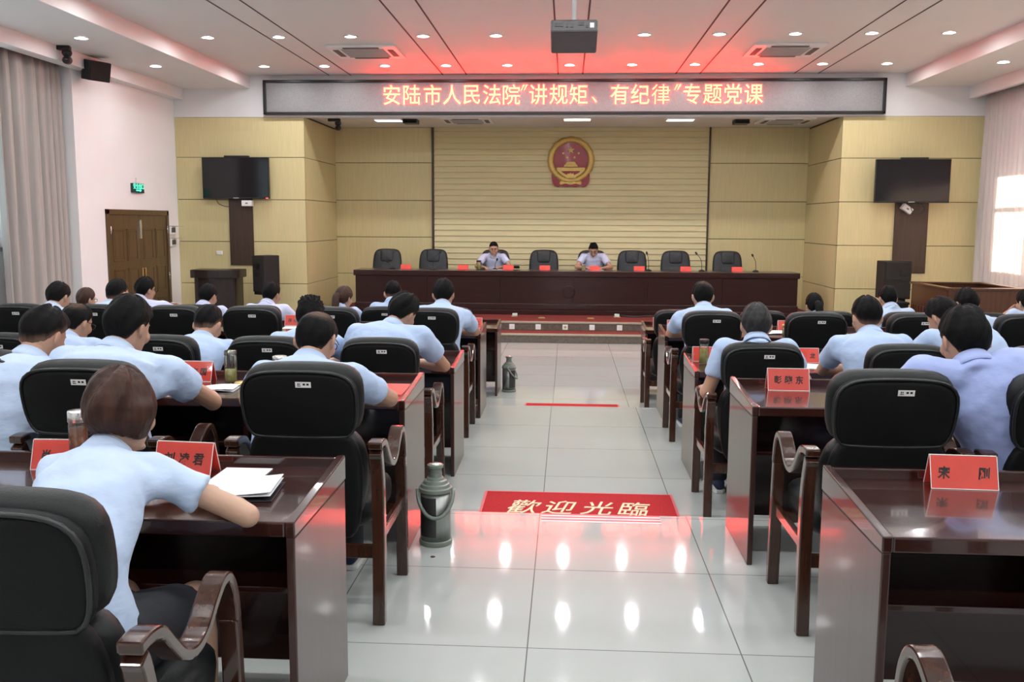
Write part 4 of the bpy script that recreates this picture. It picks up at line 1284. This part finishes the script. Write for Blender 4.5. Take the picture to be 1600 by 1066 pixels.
def microphone(label, x, y, lean, h=.31):
    t = thing('gooseneck_microphone', label, 'microphone', (x, y, ZS + .776), 0, 'gooseneck microphones on the dais')
    MB().lathe([(.055, 0), (.055, .012), (.03, .024), (.012, .03)], n=20).build('mic_base', M['black'], t, smooth=True)
    pts = spline([(0, 0, .025), (0, 0, h * .35), (lean * .25, .01, h * .7), (lean, .05, h)], 5)
    MB().tube(pts, .0055, 8).build('gooseneck', M['black'], t, smooth=True)
    MB().capsule((lean, .05, h), (lean * 1.15, .07, h + .02), .017, .017, 10).build('mic_head', M['black_soft'], t, smooth=True)
for lab, x, lean, h in (('leaning gooseneck microphone before the second empty chair from the left of the dais', -2.45, .12, .30), ('gooseneck microphone before the reading man on the dais', -1.31, .03, .17),
                        ('gooseneck microphone right of the first empty chair after the speakers', 1.47, -.03, .31), ('gooseneck microphone right of the second empty chair after the speakers', 2.42, -.09, .31),
                        ('gooseneck microphone beside the chair at the right end of the dais', 3.38, -.05, .28), ('gooseneck microphone before the chair at the left end of the dais', -3.2, -.1, .12)):
    microphone(lab, x, 16.9, lean, h)
t = thing('pen', 'black pen held by the man writing in the second left row', 'pen', (-1.835, 4.43, zA + .035))
MB().tube([(.012, .03, -.03), (-.012, -.02, .085)], .0045, 8).build('pen_barrel', M['black'], t, smooth=True)
MB().tube([(.0125, .031, -.031), (.0145, .035, -.034)], [.003, .001], 6).build('pen_tip', M['silver'], t)

# ------------------------------------------------------------------ people
HT = np.array([  # z, half width, front, back of the head's cross-section
    (.120, .006, .006, .006), (.1165, .021, .025, .028), (.105, .040, .048, .053), (.086, .056, .068, .075), (.060, .0685, .083, .091), (.030, .0755, .091, .098),
    (.0, .076, .0905, .096), (-.030, .073, .0895, .086), (-.055, .067, .089, .068), (-.080, .058, .088, .046), (-.100, .046, .084, .026), (-.113, .032, .076, .004), (-.120, .012, .060, -.030)])

def ss(a, b, x):
    t = min(1, max(0, (x - a) / (b - a)))
    return t * t * (3 - 2 * t)

def head_rings(tab, n, fn=None, ex=2.25):
    rings = []
    for z, w, fr, bk in tab:
        ring = []
        for q in range(n):
            a = 2 * PI * q / n
            c, s = math.cos(a), math.sin(a)
            cc = math.copysign(abs(c) ** (2 / ex), c)
            s2 = math.copysign(abs(s) ** (2 / ex), s)
            p = V((w * cc, (fr if s > 0 else bk) * s2, z))
            ring.append(p)
        rings.append(ring)
    return rings

def finer(tab, m):
    z = tab[:, 0]
    t = np.linspace(0, 1, m)
    idx = np.linspace(0, 1, len(tab))
    return np.stack([np.interp(t, idx, tab[:, c]) for c in range(4)], 1)

def hairline(a, style):
    """lowest hair height for the direction a (0 front, pi back)"""
    K = dict(short=[(0, .070), (35, .066), (58, .045), (78, .012), (90, -.012), (100, .012), (112, -.012), (132, -.062), (180, -.080)],
             fade=[(0, .072), (35, .068), (58, .05), (78, .025), (92, .0), (110, -.002), (132, -.045), (180, -.064)],
             bob=[(0, .055), (28, .030), (52, -.020), (72, -.070), (100, -.072), (140, -.058), (180, -.054)],
             tied=[(0, .068), (35, .060), (60, .030), (80, -.005), (100, -.010), (120, -.045), (150, -.080), (180, -.088)])[style]
    d = math.degrees(a)
    return np.interp(d, [k[0] for k in K], [k[1] for k in K])

def make_hair(name, style, m, parent, T=.016, bald=0.0, seed=0, spiky=0.0):
    rg = np.random.default_rng(seed)
    n, mz = 72, 46
    tab = finer(HT, mz)
    if style == 'bob':
        tab = tab.copy()
        for r in tab:
            z = r[0]
            k_ = ss(.02, -.09, z)
            k2 = ss(.06, .0, z)
            r[1] = max(r[1], (.079 - .030 * ss(.0, -.08, z)) * k2); r[3] = max(r[3], (.098 - .036 * ss(-.01, -.08, z)) * k2)
            r[2] = r[2] * (1 - .12 * k_)
    base = head_rings(tab, n)
    ph = rg.uniform(0, 6.28, 12)
    out = []
    dens = []
    for ring in base:
        rr = []
        for p in ring:
            a = abs(math.atan2(p.x, p.y))
            sd = math.atan2(p.x, p.y)
            h = hairline(a, style)
            h += .0025 * math.sin(sd * 7 + ph[0]) + .002 * math.sin(sd * 23 + ph[1]) + rg.uniform(-.0012, .0012)
            wide = .045 if style == 'fade' else .022 if style == 'short' else .010
            mask = ss(h - .012, h + .012, p.z)
            den = ss(h - .004, h + wide, p.z) if a > 1.2 else ss(h - .004, h + .008, p.z)
            t = T
            if style == 'fade' or style == 'short':
                t = T * (.16 + .84 * ss(-.075, .035, p.z)) if style == 'short' else T * (.08 + .92 * ss(-.05, .06, p.z))
            if style == 'bob':
                t = T * (.45 + .55 * ss(-.075, .03, p.z) + .25 * ss(1.5, 2.7, a) * ss(-.06, .03, p.z))
            if p.z > .06:
                t += T * .35 * ss(.06, .12, p.z)
            t *= 1 + .20 * math.sin(sd * 5 + p.z * 30 + ph[2]) + .14 * math.sin(sd * 11 + ph[3] + p.z * 50)
            if bald:
                dcr = (p - V((.012, -.045, .105))).length
                t *= 1 - bald * (1 - ss(.025, .075, dcr))
            if spiky and p.z > .05:
                t += spiky * (rg.random() ** 2) * ss(.05, .10, p.z)
            if bald:
                den *= 1 - bald * .55 * (1 - ss(.02, .06, dcr))
            if style == 'bob':
                t += .013 * ss(.9, 1.4, a) * (1 - ss(1.9, 2.3, a)) * ss(.06, .02, p.z)
            t = max(t, .0042)
            nrm = V((p.x / .0058, p.y / .0088, p.z / .0144)).normalized()
            rr.append((p + nrm * t) * mask + V((p.x * .8, p.y * .8, p.z * .86)) * (1 - mask))
            dens.append(den)
        out.append(rr)
    o = MB().rings(out).build(name, m, parent, smooth=True, sub=1)
    da = o.data.attributes.new('hair_cover', 'FLOAT', 'POINT')
    da.data.foreach_set('value', dens)
    return o

def ik(s, w, l1, l2, pole):
    d = (w - s)
    L = max(1e-4, min(d.length, (l1 + l2) * .985))
    d.normalize()
    w = s + d * L
    a = (l1 * l1 - l2 * l2 + L * L) / (2 * L)
    hgt = math.sqrt(max(0, l1 * l1 - a * a))
    pl = (pole - d * pole.dot(d)).normalized()
    return s + d * a + pl * hgt, w

def hand(mb, w, d, side, up, curl, sc=1.0, spread=1.0):
    """w wrist, d forearm direction, side: direction of the thumb, up: back of the hand"""
    d = d.normalized()
    side = (side - d * side.dot(d)).normalized()
    up = d.cross(side).normalized() if d.cross(side).dot(up) > 0 else -d.cross(side).normalized()
    rot = Matrix((side, d, up)).transposed()
    mb.ellipsoid(w + d * .048 * sc, (.041 * sc, .056 * sc, .017 * sc), rot, 12, 7)
    mb.capsule(w - d * .01, w + d * .03 * sc, .027 * sc, .026 * sc, 10)
    for q, (off, ln) in enumerate(((.031, .066), (.0105, .074), (-.0105, .069), (-.031, .054))):
        k0 = w + d * (.088 - .004 * abs(q - 1)) * sc + side * off * sc
        sp = side * (off * .5 * spread)
        a1 = curl * .7
        d1 = (d * math.cos(a1) - up * math.sin(a1) + sp).normalized()
        k1 = k0 + d1 * ln * .48 * sc
        a2 = curl * 1.7
        d2 = (d * math.cos(a2) - up * math.sin(a2) + sp).normalized()
        k2 = k1 + d2 * ln * .32 * sc
        a3 = curl * 2.3
        d3 = (d * math.cos(a3) - up * math.sin(a3)).normalized()
        k3 = k2 + d3 * ln * .2 * sc
        mb.capsule(w + d * .06 * sc + side * off * .8 * sc, k0, .0095 * sc, .0092 * sc, 8)
        mb.capsule(k0, k1, .0092 * sc, .0085 * sc, 8)
        mb.capsule(k1, k2, .0085 * sc, .0078 * sc, 8)
        mb.capsule(k2, k3, .0078 * sc, .0066 * sc, 8)
    t0 = w + d * .025 * sc + side * .028 * sc
    t1 = t0 + (d * .6 + side * .75 - up * .15).normalized() * .036 * sc
    t2 = t1 + (d * .9 + side * .25 - up * .35 * (1 + curl)).normalized() * .030 * sc
    mb.capsule(t0, t1, .013 * sc, .0105 * sc, 8)
    mb.capsule(t1, t2, .0105 * sc, .0085 * sc, 8)

def blend(o, vox, it=6, fac=.5):
    r = o.modifiers.new('remesh', 'REMESH')
    r.mode = 'VOXEL'
    r.voxel_size = vox
    r.use_smooth_shade = True
    s = o.modifiers.new('smooth', 'SMOOTH')
    s.factor = fac
    s.iterations = it

WR = bpy.data.textures.new('cloth_folds', 'CLOUDS')
WR.noise_scale = .11
WR.noise_depth = 2

def person(label, head, row=None, floor=0.0, hy=0, hp=20, hr=0, by=0, lean=None, sex='m', hair='short', hm='hair', T=.016, bald=0, shirt='shirt', skin='skin',
           seat_dx=0.0, elbows=(None, None), wrists=(None, None), desk=None, near=False, face=False, glasses=False, sh_roll=0.0, sw=None, seed=0, spiky=0, tail=False, legs=True, curl=.45, bulk=1.0, kneedir=None, skirt=False, pelvis=None, sleeve=None):
    rad = math.radians
    H_ = V(head)
    f = V((math.sin(rad(by)), math.cos(rad(by)), 0))
    rt = V((math.cos(rad(by)), -math.sin(rad(by)), 0))
    up = V((0, 0, 1))
    hf = V((math.sin(rad(hy)), math.cos(rad(hy)), 0))
    hrt = V((math.cos(rad(hy)), -math.sin(rad(hy)), 0))
    def hmat(p, roll):
        fw = hf * math.cos(p) - up * math.sin(p)
        u = up * math.cos(p) + hf * math.sin(p)
        r2 = hrt * math.cos(roll) - u * math.sin(roll)
        u2 = u * math.cos(roll) + hrt * math.sin(roll)
        return Matrix((r2, fw, u2)).transposed()
    RH = hmat(rad(hp), rad(hr))
    hs = 1.0 if sex == 'm' else .94
    RN = hmat(rad(hp * .45), rad(hr * .5))
    C7 = H_ + RN @ V((0, -.080, -.112)) * hs
    if sw is None:
        sw = (.178 if sex == 'm' else .150) * bulk
    srt = (rt + up * -sh_roll).normalized()
    seat_z = floor + .475
    if pelvis is None:
        dz = C7.z - (seat_z + .09)
        dy = math.sqrt(max(.02, .50 ** 2 - min(dz, .49) ** 2))
        pel = V((C7.x, C7.y, 0)) - f * dy
        if row is not None:
            lim = row - .60
            if (pel.y < lim) and f.y > 0:
                pel.y = lim
        pel.x += seat_dx
        pel.z = seat_z + .09
    else:
        pel = V(pelvis)
    t = thing('person', label, 'person', (pel.x, pel.y, floor))
    org = V((pel.x, pel.y, floor))
    L = lambda p: V(p) - org
    # spine
    ctrl = pel + up * (C7.z - pel.z) * .62 - f * .06
    sp = []
    for q in range(11):
        u = q / 10
        sp.append(pel * (1 - u) ** 2 + ctrl * 2 * u * (1 - u) + C7 * u ** 2)
    Ttop = (sp[-1] - sp[-2]).normalized()
    hunch = (f - Ttop * f.dot(Ttop)).normalized()
    S = {}
    for s in (-1, 1):
        S[s] = C7 + srt * s * sw - Ttop * .038 + hunch * .035
    arms = {}
    l1, l2 = (.285, .245) if sex == 'm' else (.265, .228)
    dz_ = (desk if desk is not None else floor + DH)
    for i, s in ((0, -1), (1, 1)):
        if elbows[i] is not None:
            E = V(elbows[i])
            d = E - S[s]
            if d.length > l1 * 1.12:
                S[s] = S[s] + d.normalized() * min(.07, d.length - l1 * 1.12)
            if wrists[i] is not None:
                W = V(wrists[i])
                W = E + (W - E).normalized() * l2
            else:
                tg = V((C7.x, C7.y, dz_ + .035)) + f * .36 + rt * s * .03
                W = E + (tg - E).normalized() * l2
                W.z = max(W.z, dz_ + .032)
        else:
            W = V(wrists[i]) if wrists[i] is not None else V((C7.x, C7.y, dz_ + .035)) + f * .30 + rt * s * .13
            E, W = ik(S[s], W, l1, l2, rt * s * .9 - up * .55 - f * .2)
            if E.z < dz_ + .045 and (E - S[s]).dot(f) > .1:
                E.z = dz_ + .045
        arms[s] = (E, W)
    # body: head, neck, core, arms, hands, lower legs in one continuous skin
    b = MB()
    b.rings([[L(H_ + RH @ (p * hs)) for p in r] for r in head_rings(HT, 28)])
    P = lambda x, y, z: L(H_ + RH @ (V((x, y, z)) * hs))
    b.tube([P(0, .088, .022), P(0, .100, .0), P(0, .116, -.026), P(0, .104, -.034)], [.008, .010, .014, .009], 10)
    b.ellipsoid(P(0, .094, -.062), (.024, .010, .011), RH, 12, 7)
    b.ellipsoid(P(0, .083, .034), (.050, .014, .010), RH, 12, 7)
    b.ellipsoid(P(0, .083, -.104), (.026, .014, .014), RH, 12, 7)
    for s in (-1, 1):
        b.ellipsoid(P(s * .046, .066, -.025), (.022, .022, .028), RH, 10, 7)
        er = RH @ Matrix.Rotation(s * .35, 3, 'Z') @ Matrix.Rotation(-.2, 3, 'X')
        b.ellipsoid(P(s * .083, -.012, -.004), (.0095, .022, .034), er, 12, 9)
        b.ellipsoid(P(s * .078, -.004, -.030), (.008, .010, .014), er, 10, 7)
    nr = .056 if sex == 'm' else .046
    skull = H_ + RH @ V((0, -.022, -.06)) * hs
    b.tube([L(C7 - Ttop * .10), L(C7 + hunch * .012), L(C7.lerp(skull, .5) + hunch * .008), L(skull)], [nr * 1.2, nr * 1.12, nr, nr * .98], 16)
    core = [(u, w * (.95 if sex == 'm' else .72), d * (.95 if sex == 'm' else .72)) for u, w, d in ((.0, .125, .085), (.35, .11, .07), (.65, .11, .07), (.85, .105, .06), (.97, .07, .045))]
    def torso(mb, prof, k=1.0, n=22):
        rings = []
        for u, w, d in prof:
            j = u * 10
            i0 = min(9, int(j))
            c = sp[i0].lerp(sp[i0 + 1], j - i0)
            T_ = (sp[min(10, i0 + 1)] - sp[i0]).normalized()
            lat = (rt * (1 - u) + srt * u).normalized()
            lat = (lat - T_ * lat.dot(T_)).normalized()
            dv = lat.cross(T_)
            if dv.dot(f) < 0 and abs(dv.dot(f)) > .2:
                dv = -dv
            ring = []
            for q in range(n):
                a = 2 * PI * q / n
                cx_, sx_ = math.cos(a), math.sin(a)
                ring.append(L(c + (lat * math.copysign(abs(cx_) ** .85, cx_) * w + dv * math.copysign(abs(sx_) ** .85, sx_) * d) * k))
            rings.append(ring)
        mb.rings(rings)
    torso(b, core)
    ar = 1.0 if sex == 'm' else .82
    for i, s in ((0, -1), (1, 1)):
        E, W = arms[s]
        b.capsule(L(C7 - Ttop * .08 + srt * s * .06), L(S[s]), .040 * ar, .042 * ar)
        b.capsule(L(S[s]), L(E), .044 * ar, .040 * ar)
        m1 = E.lerp(W, .3)
        b.tube([L(E), L(m1), L(E.lerp(W, .7)), L(W)], [.040 * ar, .0425 * ar, .034 * ar, .027 * ar], 12)
        b.ellipsoid(L(E), (.041 * ar, .041 * ar, .041 * ar))
        d = W - E
        inw = (-rt * s)
        hand(b, L(W), d, inw + f * .25, up if abs(d.normalized().z) < .8 else -f, curl, .97 if sex == 'm' else .88)
    hipw = .092
    knees, ankles = {}, {}
    kd = kneedir if kneedir is not None else f
    for s in (-1, 1):
        hip = pel + rt * s * hipw - up * .02
        kn = V((pel.x, pel.y, 0)) + V(kd) * .43 + rt * s * .11 + up * (floor + .50)
        an = V((kn.x, kn.y, 0)) + V(kd) * (.02 + .03 * s) + up * (floor + .095)
        knees[s], ankles[s] = kn, an
        b.tube([L(hip), L(hip.lerp(kn, .5)), L(kn)], [.075, .066, .052], 14)
        b.ellipsoid(L(kn), (.052, .052, .052))
        b.tube([L(kn), L(kn.lerp(an, .3)), L(kn.lerp(an, .65)), L(an)], [.050, .055, .046, .034], 14)
        b.capsule(L(an), L(an + V(kd) * .10 - up * .055), .034, .028)
    bo = b.build('body', M[skin], t)
    blend(bo, .0055 if near else .0075, 3, .5)
    # shirt
    sb = MB()
    wv = bulk * (1.0 if sex == 'm' else .86)
    if sex == 'm':
        prof = [(-.0, .178, .130), (.12, .182, .138), (.3, .172, .130), (.5, .176, .122), (.7, .192, .122), (.86, .188, .108), (.95, .135, .082), (1.0, .075, .066)]
    else:
        prof = [(.02, .182, .130), (.14, .176, .124), (.32, .158, .110), (.5, .162, .112), (.7, .182, .116), (.86, .178, .098), (.95, .125, .074), (1.0, .064, .056)]
    torso(sb, [(u, w * wv, d * wv) for u, w, d in prof])
    for s in (-1, 1):
        E, W = arms[s]
        sb.tube([L(C7 - Ttop * .035 + srt * s * .03), L(C7 - Ttop * .045 + srt * s * sw * .55 + hunch * .012), L(S[s])], [.060 * wv, .062 * wv, .066 * wv], 14)
        sb.ellipsoid(L(S[s]), (.070 * wv,) * 3)
        cu = S[s].lerp(E, sleeve or (.63 if sex == 'm' else .50))
        sb.tube([L(S[s]), L(S[s].lerp(E, .35)), L(cu)], [.070 * wv, .069 * wv, .064 * (wv if sex == 'm' else .95)], 16)
        sb.tube([L(S[s].lerp(C7 - Ttop * .22, .35) - Ttop * .03), L(S[s] - Ttop * .045), L(S[s].lerp(E, .3))], [.06 * wv, .055 * wv, .045 * wv], 12)
    nd = (skull - C7).normalized()
    sb.tube([L(C7 - nd * .05), L(C7 - nd * .005 + hunch * .010), L(C7 + nd * .036 + hunch * .014)], [nr * 1.55, nr * 1.36, nr * 1.20], 20)
    so = sb.build('shirt', M[shirt], t)
    blend(so, .011 if near else .0135, 7, .5)
    dm = so.modifiers.new('folds', 'DISPLACE')
    dm.texture = WR
    dm.texture_coords = 'GLOBAL'
    dm.strength = .022 if near else .018
    dm.mid_level = .5
    # collar: a folded band around the neck
    cb = MB()
    lat = (srt - nd * srt.dot(nd)).normalized()
    fr = lat.cross(nd)
    if fr.dot(hunch) < 0:
        fr = -fr
    rings = []
    for r, z in ((1.20, .046), (1.27, .047), (1.52, .006), (1.60, -.014), (1.54, -.016), (1.30, .012), (1.20, .040)):
        ring = []
        for q in range(28):
            a = 2 * PI * q / 28
            dip = -.030 * ss(.55, 1.0, math.sin(a))
            ring.append(L(C7 + hunch * .013 + (lat * math.cos(a) + fr * math.sin(a)) * nr * r + nd * (z + dip)))
        rings.append(ring)
    vs = [p for r in rings for p in r]
    cb.add(vs, [(k_ * 28 + i, k_ * 28 + (i + 1) % 28, (k_ + 1) * 28 + (i + 1) % 28, (k_ + 1) * 28 + i) for k_ in range(6) for i in range(28)])
    cb.build('collar', M[shirt], so, smooth=True)
    if face:
        q_ = C7 - Ttop * .17 + rt * .085 + f * .128
        MB().ellipsoid(L(q_), (.013, .006, .010)).build('chest_badge', M['emblem_red'], so)
    # trousers or skirt, shoes
    if legs:
        tb = MB()
        tb.ellipsoid(L(pel - up * .01), (.168 * wv, .135 * wv, .115))
        for s in (-1, 1):
            hip = pel + rt * s * hipw - up * .02
            kn, an = knees[s], ankles[s]
            if skirt:
                kk = hip.lerp(kn, .80)
                tb.tube([L(hip), L(hip.lerp(kk, .5)), L(kk)], [.098, .092, .078], 16)
                tb.tube([L(pel), L(hip.lerp(kk, .9) - rt * s * .05)], [.09, .07], 12)
            else:
                tb.tube([L(hip), L(hip.lerp(kn, .5)), L(kn)], [.098, .086, .068], 16)
                tb.ellipsoid(L(kn), (.068, .068, .068))
                tb.tube([L(kn), L(kn.lerp(an, .5)), L(an - up * .03)], [.066, .064, .056], 16)
        tr = tb.build('skirt' if skirt else 'trousers', M['navy'], t)
        blend(tr, .016, 5, .5)
        for s in (-1, 1):
            an = ankles[s]
            c0 = V((an.x, an.y, floor))
            rings = []
            for u, w, h0, h1 in ((-.07, .026, .016, .075), (-.05, .036, .016, .095), (0, .040, .016, .100), (.06, .043, .016, .075), (.12, .044, .016, .055), (.165, .036, .016, .042), (.19, .016, .018, .030)):
                ring = []
                for q in range(12):
                    a = 2 * PI * q / 12
                    ring.append(L(c0 + V(kd) * u + rt * (w * math.cos(a)) + up * ((h0 + h1) / 2 + (h1 - h0) / 2 * math.sin(a))))
                rings.append(ring)
            sh = MB().rings(rings).build('shoe', M['shoe'], t, smooth=True, sub=1)
            rings = []
            for u, w in ((-.078, .020), (-.06, .038), (0, .043), (.07, .047), (.13, .046), (.175, .036), (.198, .014)):
                rings.append([L(c0 + V(kd) * u + rt * x + up * z) for x, z in ((-w, .001), (w, .001), (w, .022), (-w, .022))])
            MB().rings(rings).build('sole', M['sole'], sh, bevel=.003)
    # hair
    hm_ = make_hair('hair', hair, M[hm], None, T, bald, seed, spiky)
    hm_.parent = t
    hm_.matrix_local = Matrix.Translation(L(H_)) @ RH.to_4x4() @ Matrix.Scale(hs, 4)
    if tail:
        a0 = P(0, -.105, .012)
        dn = L(C7 - Ttop * .12 - hunch * .125)
        midp = a0.lerp(dn, .5) + L(org) * 0 + (RH @ V((0, -.035, 0)))
        pts = spline([a0, a0 + RH @ V((0, -.035, -.012)), midp, dn], 4)
        rd = np.interp(np.linspace(0, 1, len(pts)), [0, .12, .5, .85, 1], [.022, .034, .040, .028, .008])
        pt = MB().tube(pts, list(rd), 14).build('ponytail', M[hm], t, smooth=True)
        da = pt.data.attributes.new('hair_cover', 'FLOAT', 'POINT')
        da.data.foreach_set('value', [1.0] * len(pt.data.vertices))
        MB().lathe([(.020, -.012), (.028, -.008), (.030, .0), (.028, .008), (.020, .012)], n=16).build('hair_tie', M['scrunchie'], t, smooth=True).matrix_local = Matrix.Translation(a0 + RH @ V((0, -.012, -.003))) @ (RH @ Matrix.Rotation(PI / 2, 3, 'X')).to_4x4()
    if glasses:
        g = MB()
        for s in (-1, 1):
            g.tube([P(s * .070, .094, .012), P(s * .079, .05, .012), P(s * .083, -.012, .010), P(s * .082, -.035, -.004)], .0022, 6)
            g.tube([P(s * .035 + .027 * math.cos(a), .104 - abs(.3 * (s * .035 + .027 * math.cos(a))) * .2, .004 + .019 * math.sin(a)) for a in np.linspace(0, 2 * PI, 17)], .0022, 6)
        g.tube([P(-.009, .108, .008), P(.009, .108, .008)], .002, 6)
        gl = g.build('glasses', M['frame'], t, smooth=True)
    if face:
        for s in (-1, 1):
            MB().ellipsoid(P(s * .032, .0885, .008), (.014, .006, .0045), RH, 12, 7).build('eye', M['eye'], t, smooth=True)
            MB().tube([P(s * .014, .0985, .030), P(s * .032, .099, .036), P(s * .052, .086, .031)], [.004, .0045, .003], 8).build('eyebrow', M['eye'], t, smooth=True)
        MB().ellipsoid(P(0, .1005, -.062), (.022, .0065, .0055), RH, 12, 7).build('mouth', M['lips'], t, smooth=True)
    return t

yA, yB, yC, yD, yE = (ROWS[r][0] for r in 'ABCDE')
person('woman with short brown hair writing at the nearest left desk', (-1.253, 2.50, 1.380), yA, Z1, hy=16, hp=7, sex='f', hair='bob', hm='hair_brown', T=.017, shirt='shirt_pale', skin='skin_pale', near=True,
       elbows=(None, (-.875, 2.44, 1.112)), wrists=((-1.24, 2.63, zA + .035), (-1.03, 2.60, zA + .035)), skirt=True, sh_roll=-.02, seed=3, sw=.138, bulk=.94, seat_dx=.09)
person('man with thick black hair writing with a pen, second left row', (-1.885, 3.86, 1.462), yB, Z1, hy=12, hp=20, T=.020, near=True, elbows=(None, (-1.60, 4.06, 1.105)), sleeve=.48, wrists=(None, (-1.815, 4.40, zA + .035)), shirt='shirt_pale', sh_roll=.05, seed=5, bulk=1.12)
person('man with cropped hair bowing at the left picture edge, second left row', (-2.257, 3.85, 1.418), yB, Z1, hy=10, hp=28, hair='fade', T=.018, near=True, shirt='shirt_pale', seed=6, bulk=1.08)
person('balding man in glasses with an elbow on the second left desk by the aisle', (-1.087, 3.95, 1.408), yB, Z1, hy=6, hp=26, T=.013, bald=.75, near=True, glasses=True, elbows=(None, (-.80, 4.12, 1.122)), shirt='shirt', seed=8, bulk=1.02)
person('broad man in a lavender-blue shirt in the second right row, at the right picture edge', (1.566, 3.72, 1.468), yB, Z1, hy=-4, hp=18, T=.017, near=True, shirt='shirt_lav', seed=9, bulk=1.16, seat_dx=.20)
person('man in glasses with thinning hair in the third left row, far from the aisle', (-3.17, 5.8, 1.257), yC, Z2, hy=16, hp=22, T=.014, bald=.6, glasses=True, shirt='shirt', seed=10)
person('short-haired man bowing between two black chairs, third left row', (-2.34, 5.9, 1.242), yC, Z2, hy=4, hp=30, hair='fade', T=.016, shirt='shirt', seed=11)
person('man with spiky hair hidden behind the balding man, third left row', (-1.69, 6.0, 1.285), yC, Z2, hy=0, hp=22, T=.015, spiky=.035, shirt='shirt', seed=12)
person('man leaning far over the third left desk with his elbow by the aisle', (-1.063, 5.93, 1.330), yC, Z2, hy=22, hp=32, hr=10, T=.019, elbows=(None, (-.80, 6.02, .975)), shirt='shirt', seed=13, bulk=1.14, sh_roll=.04, seat_dx=-.08)
person('grey-haired man seated upright in the third right row at the aisle', (1.124, 5.55, 1.318), yC, Z2, hy=4, hp=8, hm='hair_grey', T=.014, elbows=((.845, 5.52, .915), None), wrists=((.87, 5.78, .90), None), shirt='shirt', seed=14)
person('man with cropped black hair writing in the third right row, second from the aisle', (1.87, 5.88, 1.336), yC, Z2, hy=-2, hp=14, hair='fade', T=.017, elbows=((1.665, 6.06, .98), None), shirt='shirt', seed=15, bulk=1.04)
person('man with his head bowed low to the left, third right row', (2.385, 6.0, 1.330), yC, Z2, hy=-22, hp=36, T=.019, shirt='shirt', seed=16, seat_dx=.2)
person('man with black hair at the aisle end of the fourth left row', (-1.035, 7.75, 1.308), yD, Z2, hy=0, hp=20, T=.017, elbows=(None, (-.785, 7.98, .975)), shirt='shirt', seed=17)
person('man leaning on the fourth right desk at the aisle, left elbow out', (1.133, 7.8, 1.308), yD, Z2, hy=0, hp=18, T=.015, bald=.45, elbows=((.90, 8.02, .975), None), shirt='shirt', seed=18)
person('man with thick short hair in the fourth right row, fourth seat from the aisle', (3.236, 7.7, 1.276), yD, Z2, hy=-6, hp=16, T=.015, shirt='shirt_pale', seed=19)
person('man bowing by the left curtain in the fourth left row', (-4.415, 7.8, 1.248), yD, Z2, hy=6, hp=26, T=.017, shirt='shirt_pale', seed=20)
person('man with a shaved fade haircut in the fourth left row, before the wooden door', (-3.886, 7.8, 1.280), yD, Z2, hy=14, hp=14, hair='fade', T=.012, shirt='shirt_pale', seed=21)
person('man half hidden in the farthest left row, in front of the dais', (-1.815, 9.6, 1.168), yE, 0, hy=-4, hp=18, hair='fade', T=.015, shirt='shirt', seed=22)
person('woman with a brown ponytail in the farthest left row', (-2.314, 9.5, 1.120), yE, 0, hy=22, hp=12, sex='f', hair='tied', hm='hair_brown', T=.016, tail=True, shirt='shirt', skin='skin_pale', seed=23)
person('man in the farthest left row before the left loudspeaker', (-3.11, 9.6, 1.142), yE, 0, hy=16, hp=14, T=.016, shirt='shirt_white', seed=24)
person('man in the farthest left row before the lectern', (-3.794, 9.6, 1.116), yE, 0, hy=12, hp=18, T=.016, shirt='shirt_white', seed=25)
person('man resting his chin on his hand before the brown door, farthest left row', (-4.426, 9.5, 1.186), yE, 0, hy=26, hp=6, T=.018, glasses=True, elbows=(None, (-4.06, 9.95, .81)), wrists=(None, (-4.24, 9.72, 1.06)), shirt='shirt_white', seed=26)
person('woman with dark reddish hair turned to the right by the left wall column', (-5.10, 9.55, 1.075), yE, 0, hy=24, hp=8, sex='f', hair='tied', hm='hair_brown', T=.015, shirt='shirt_pale', skin='skin_pale', seed=27, glasses=True)
person('man in the farthest right row before the right loudspeaker', (3.253, 9.6, 1.166), yE, 0, hy=-6, hp=16, T=.014, shirt='shirt_pale', seed=28)
person('woman with a long black ponytail in the farthest right row', (2.522, 9.6, 1.088), yE, 0, hy=-4, hp=10, sex='f', hair='tied', T=.015, tail=True, shirt='shirt_pale', skin='skin_pale', seed=29)
person('woman with tied black hair at the right picture edge, farthest right row', (4.50, 9.35, 1.155), yE, 0, hy=-16, hp=12, sex='f', hair='tied', T=.017, shirt='shirt_pale', skin='skin_pale', seed=30, seat_dx=.1)
person('person at the right picture edge resting chin on hand, partly hidden by the woman', (4.86, 9.95, 1.135), yE, 0, hy=-25, hp=8, T=.016, elbows=((4.55, 10.2, .81), None), wrists=((4.72, 10.12, 1.02), None), shirt='shirt_white', seed=31, seat_dx=.45)
person('man reading aloud at the dais, left of the two speakers', (-1.36, 17.22, 1.420), None, ZS, hy=174, hp=14, by=180, T=.012, hair='fade', shirt='shirt_white', skin='skin', face=True, desk=ZS + .776, seed=32,
       pelvis=(-1.36, 17.42, ZS + .58), wrists=((-1.22, 16.98, ZS + .815), (-1.52, 16.93, ZS + .815)))
person('man with lowered head at the middle of the dais', (.482, 17.22, 1.420), None, ZS, hy=183, hp=36, by=180, T=.014, shirt='shirt_white', skin='skin', face=True, desk=ZS + .776, seed=33,
       pelvis=(.482, 17.42, ZS + .58), wrists=((.66, 16.98, ZS + .815), (.34, 16.98, ZS + .815)))
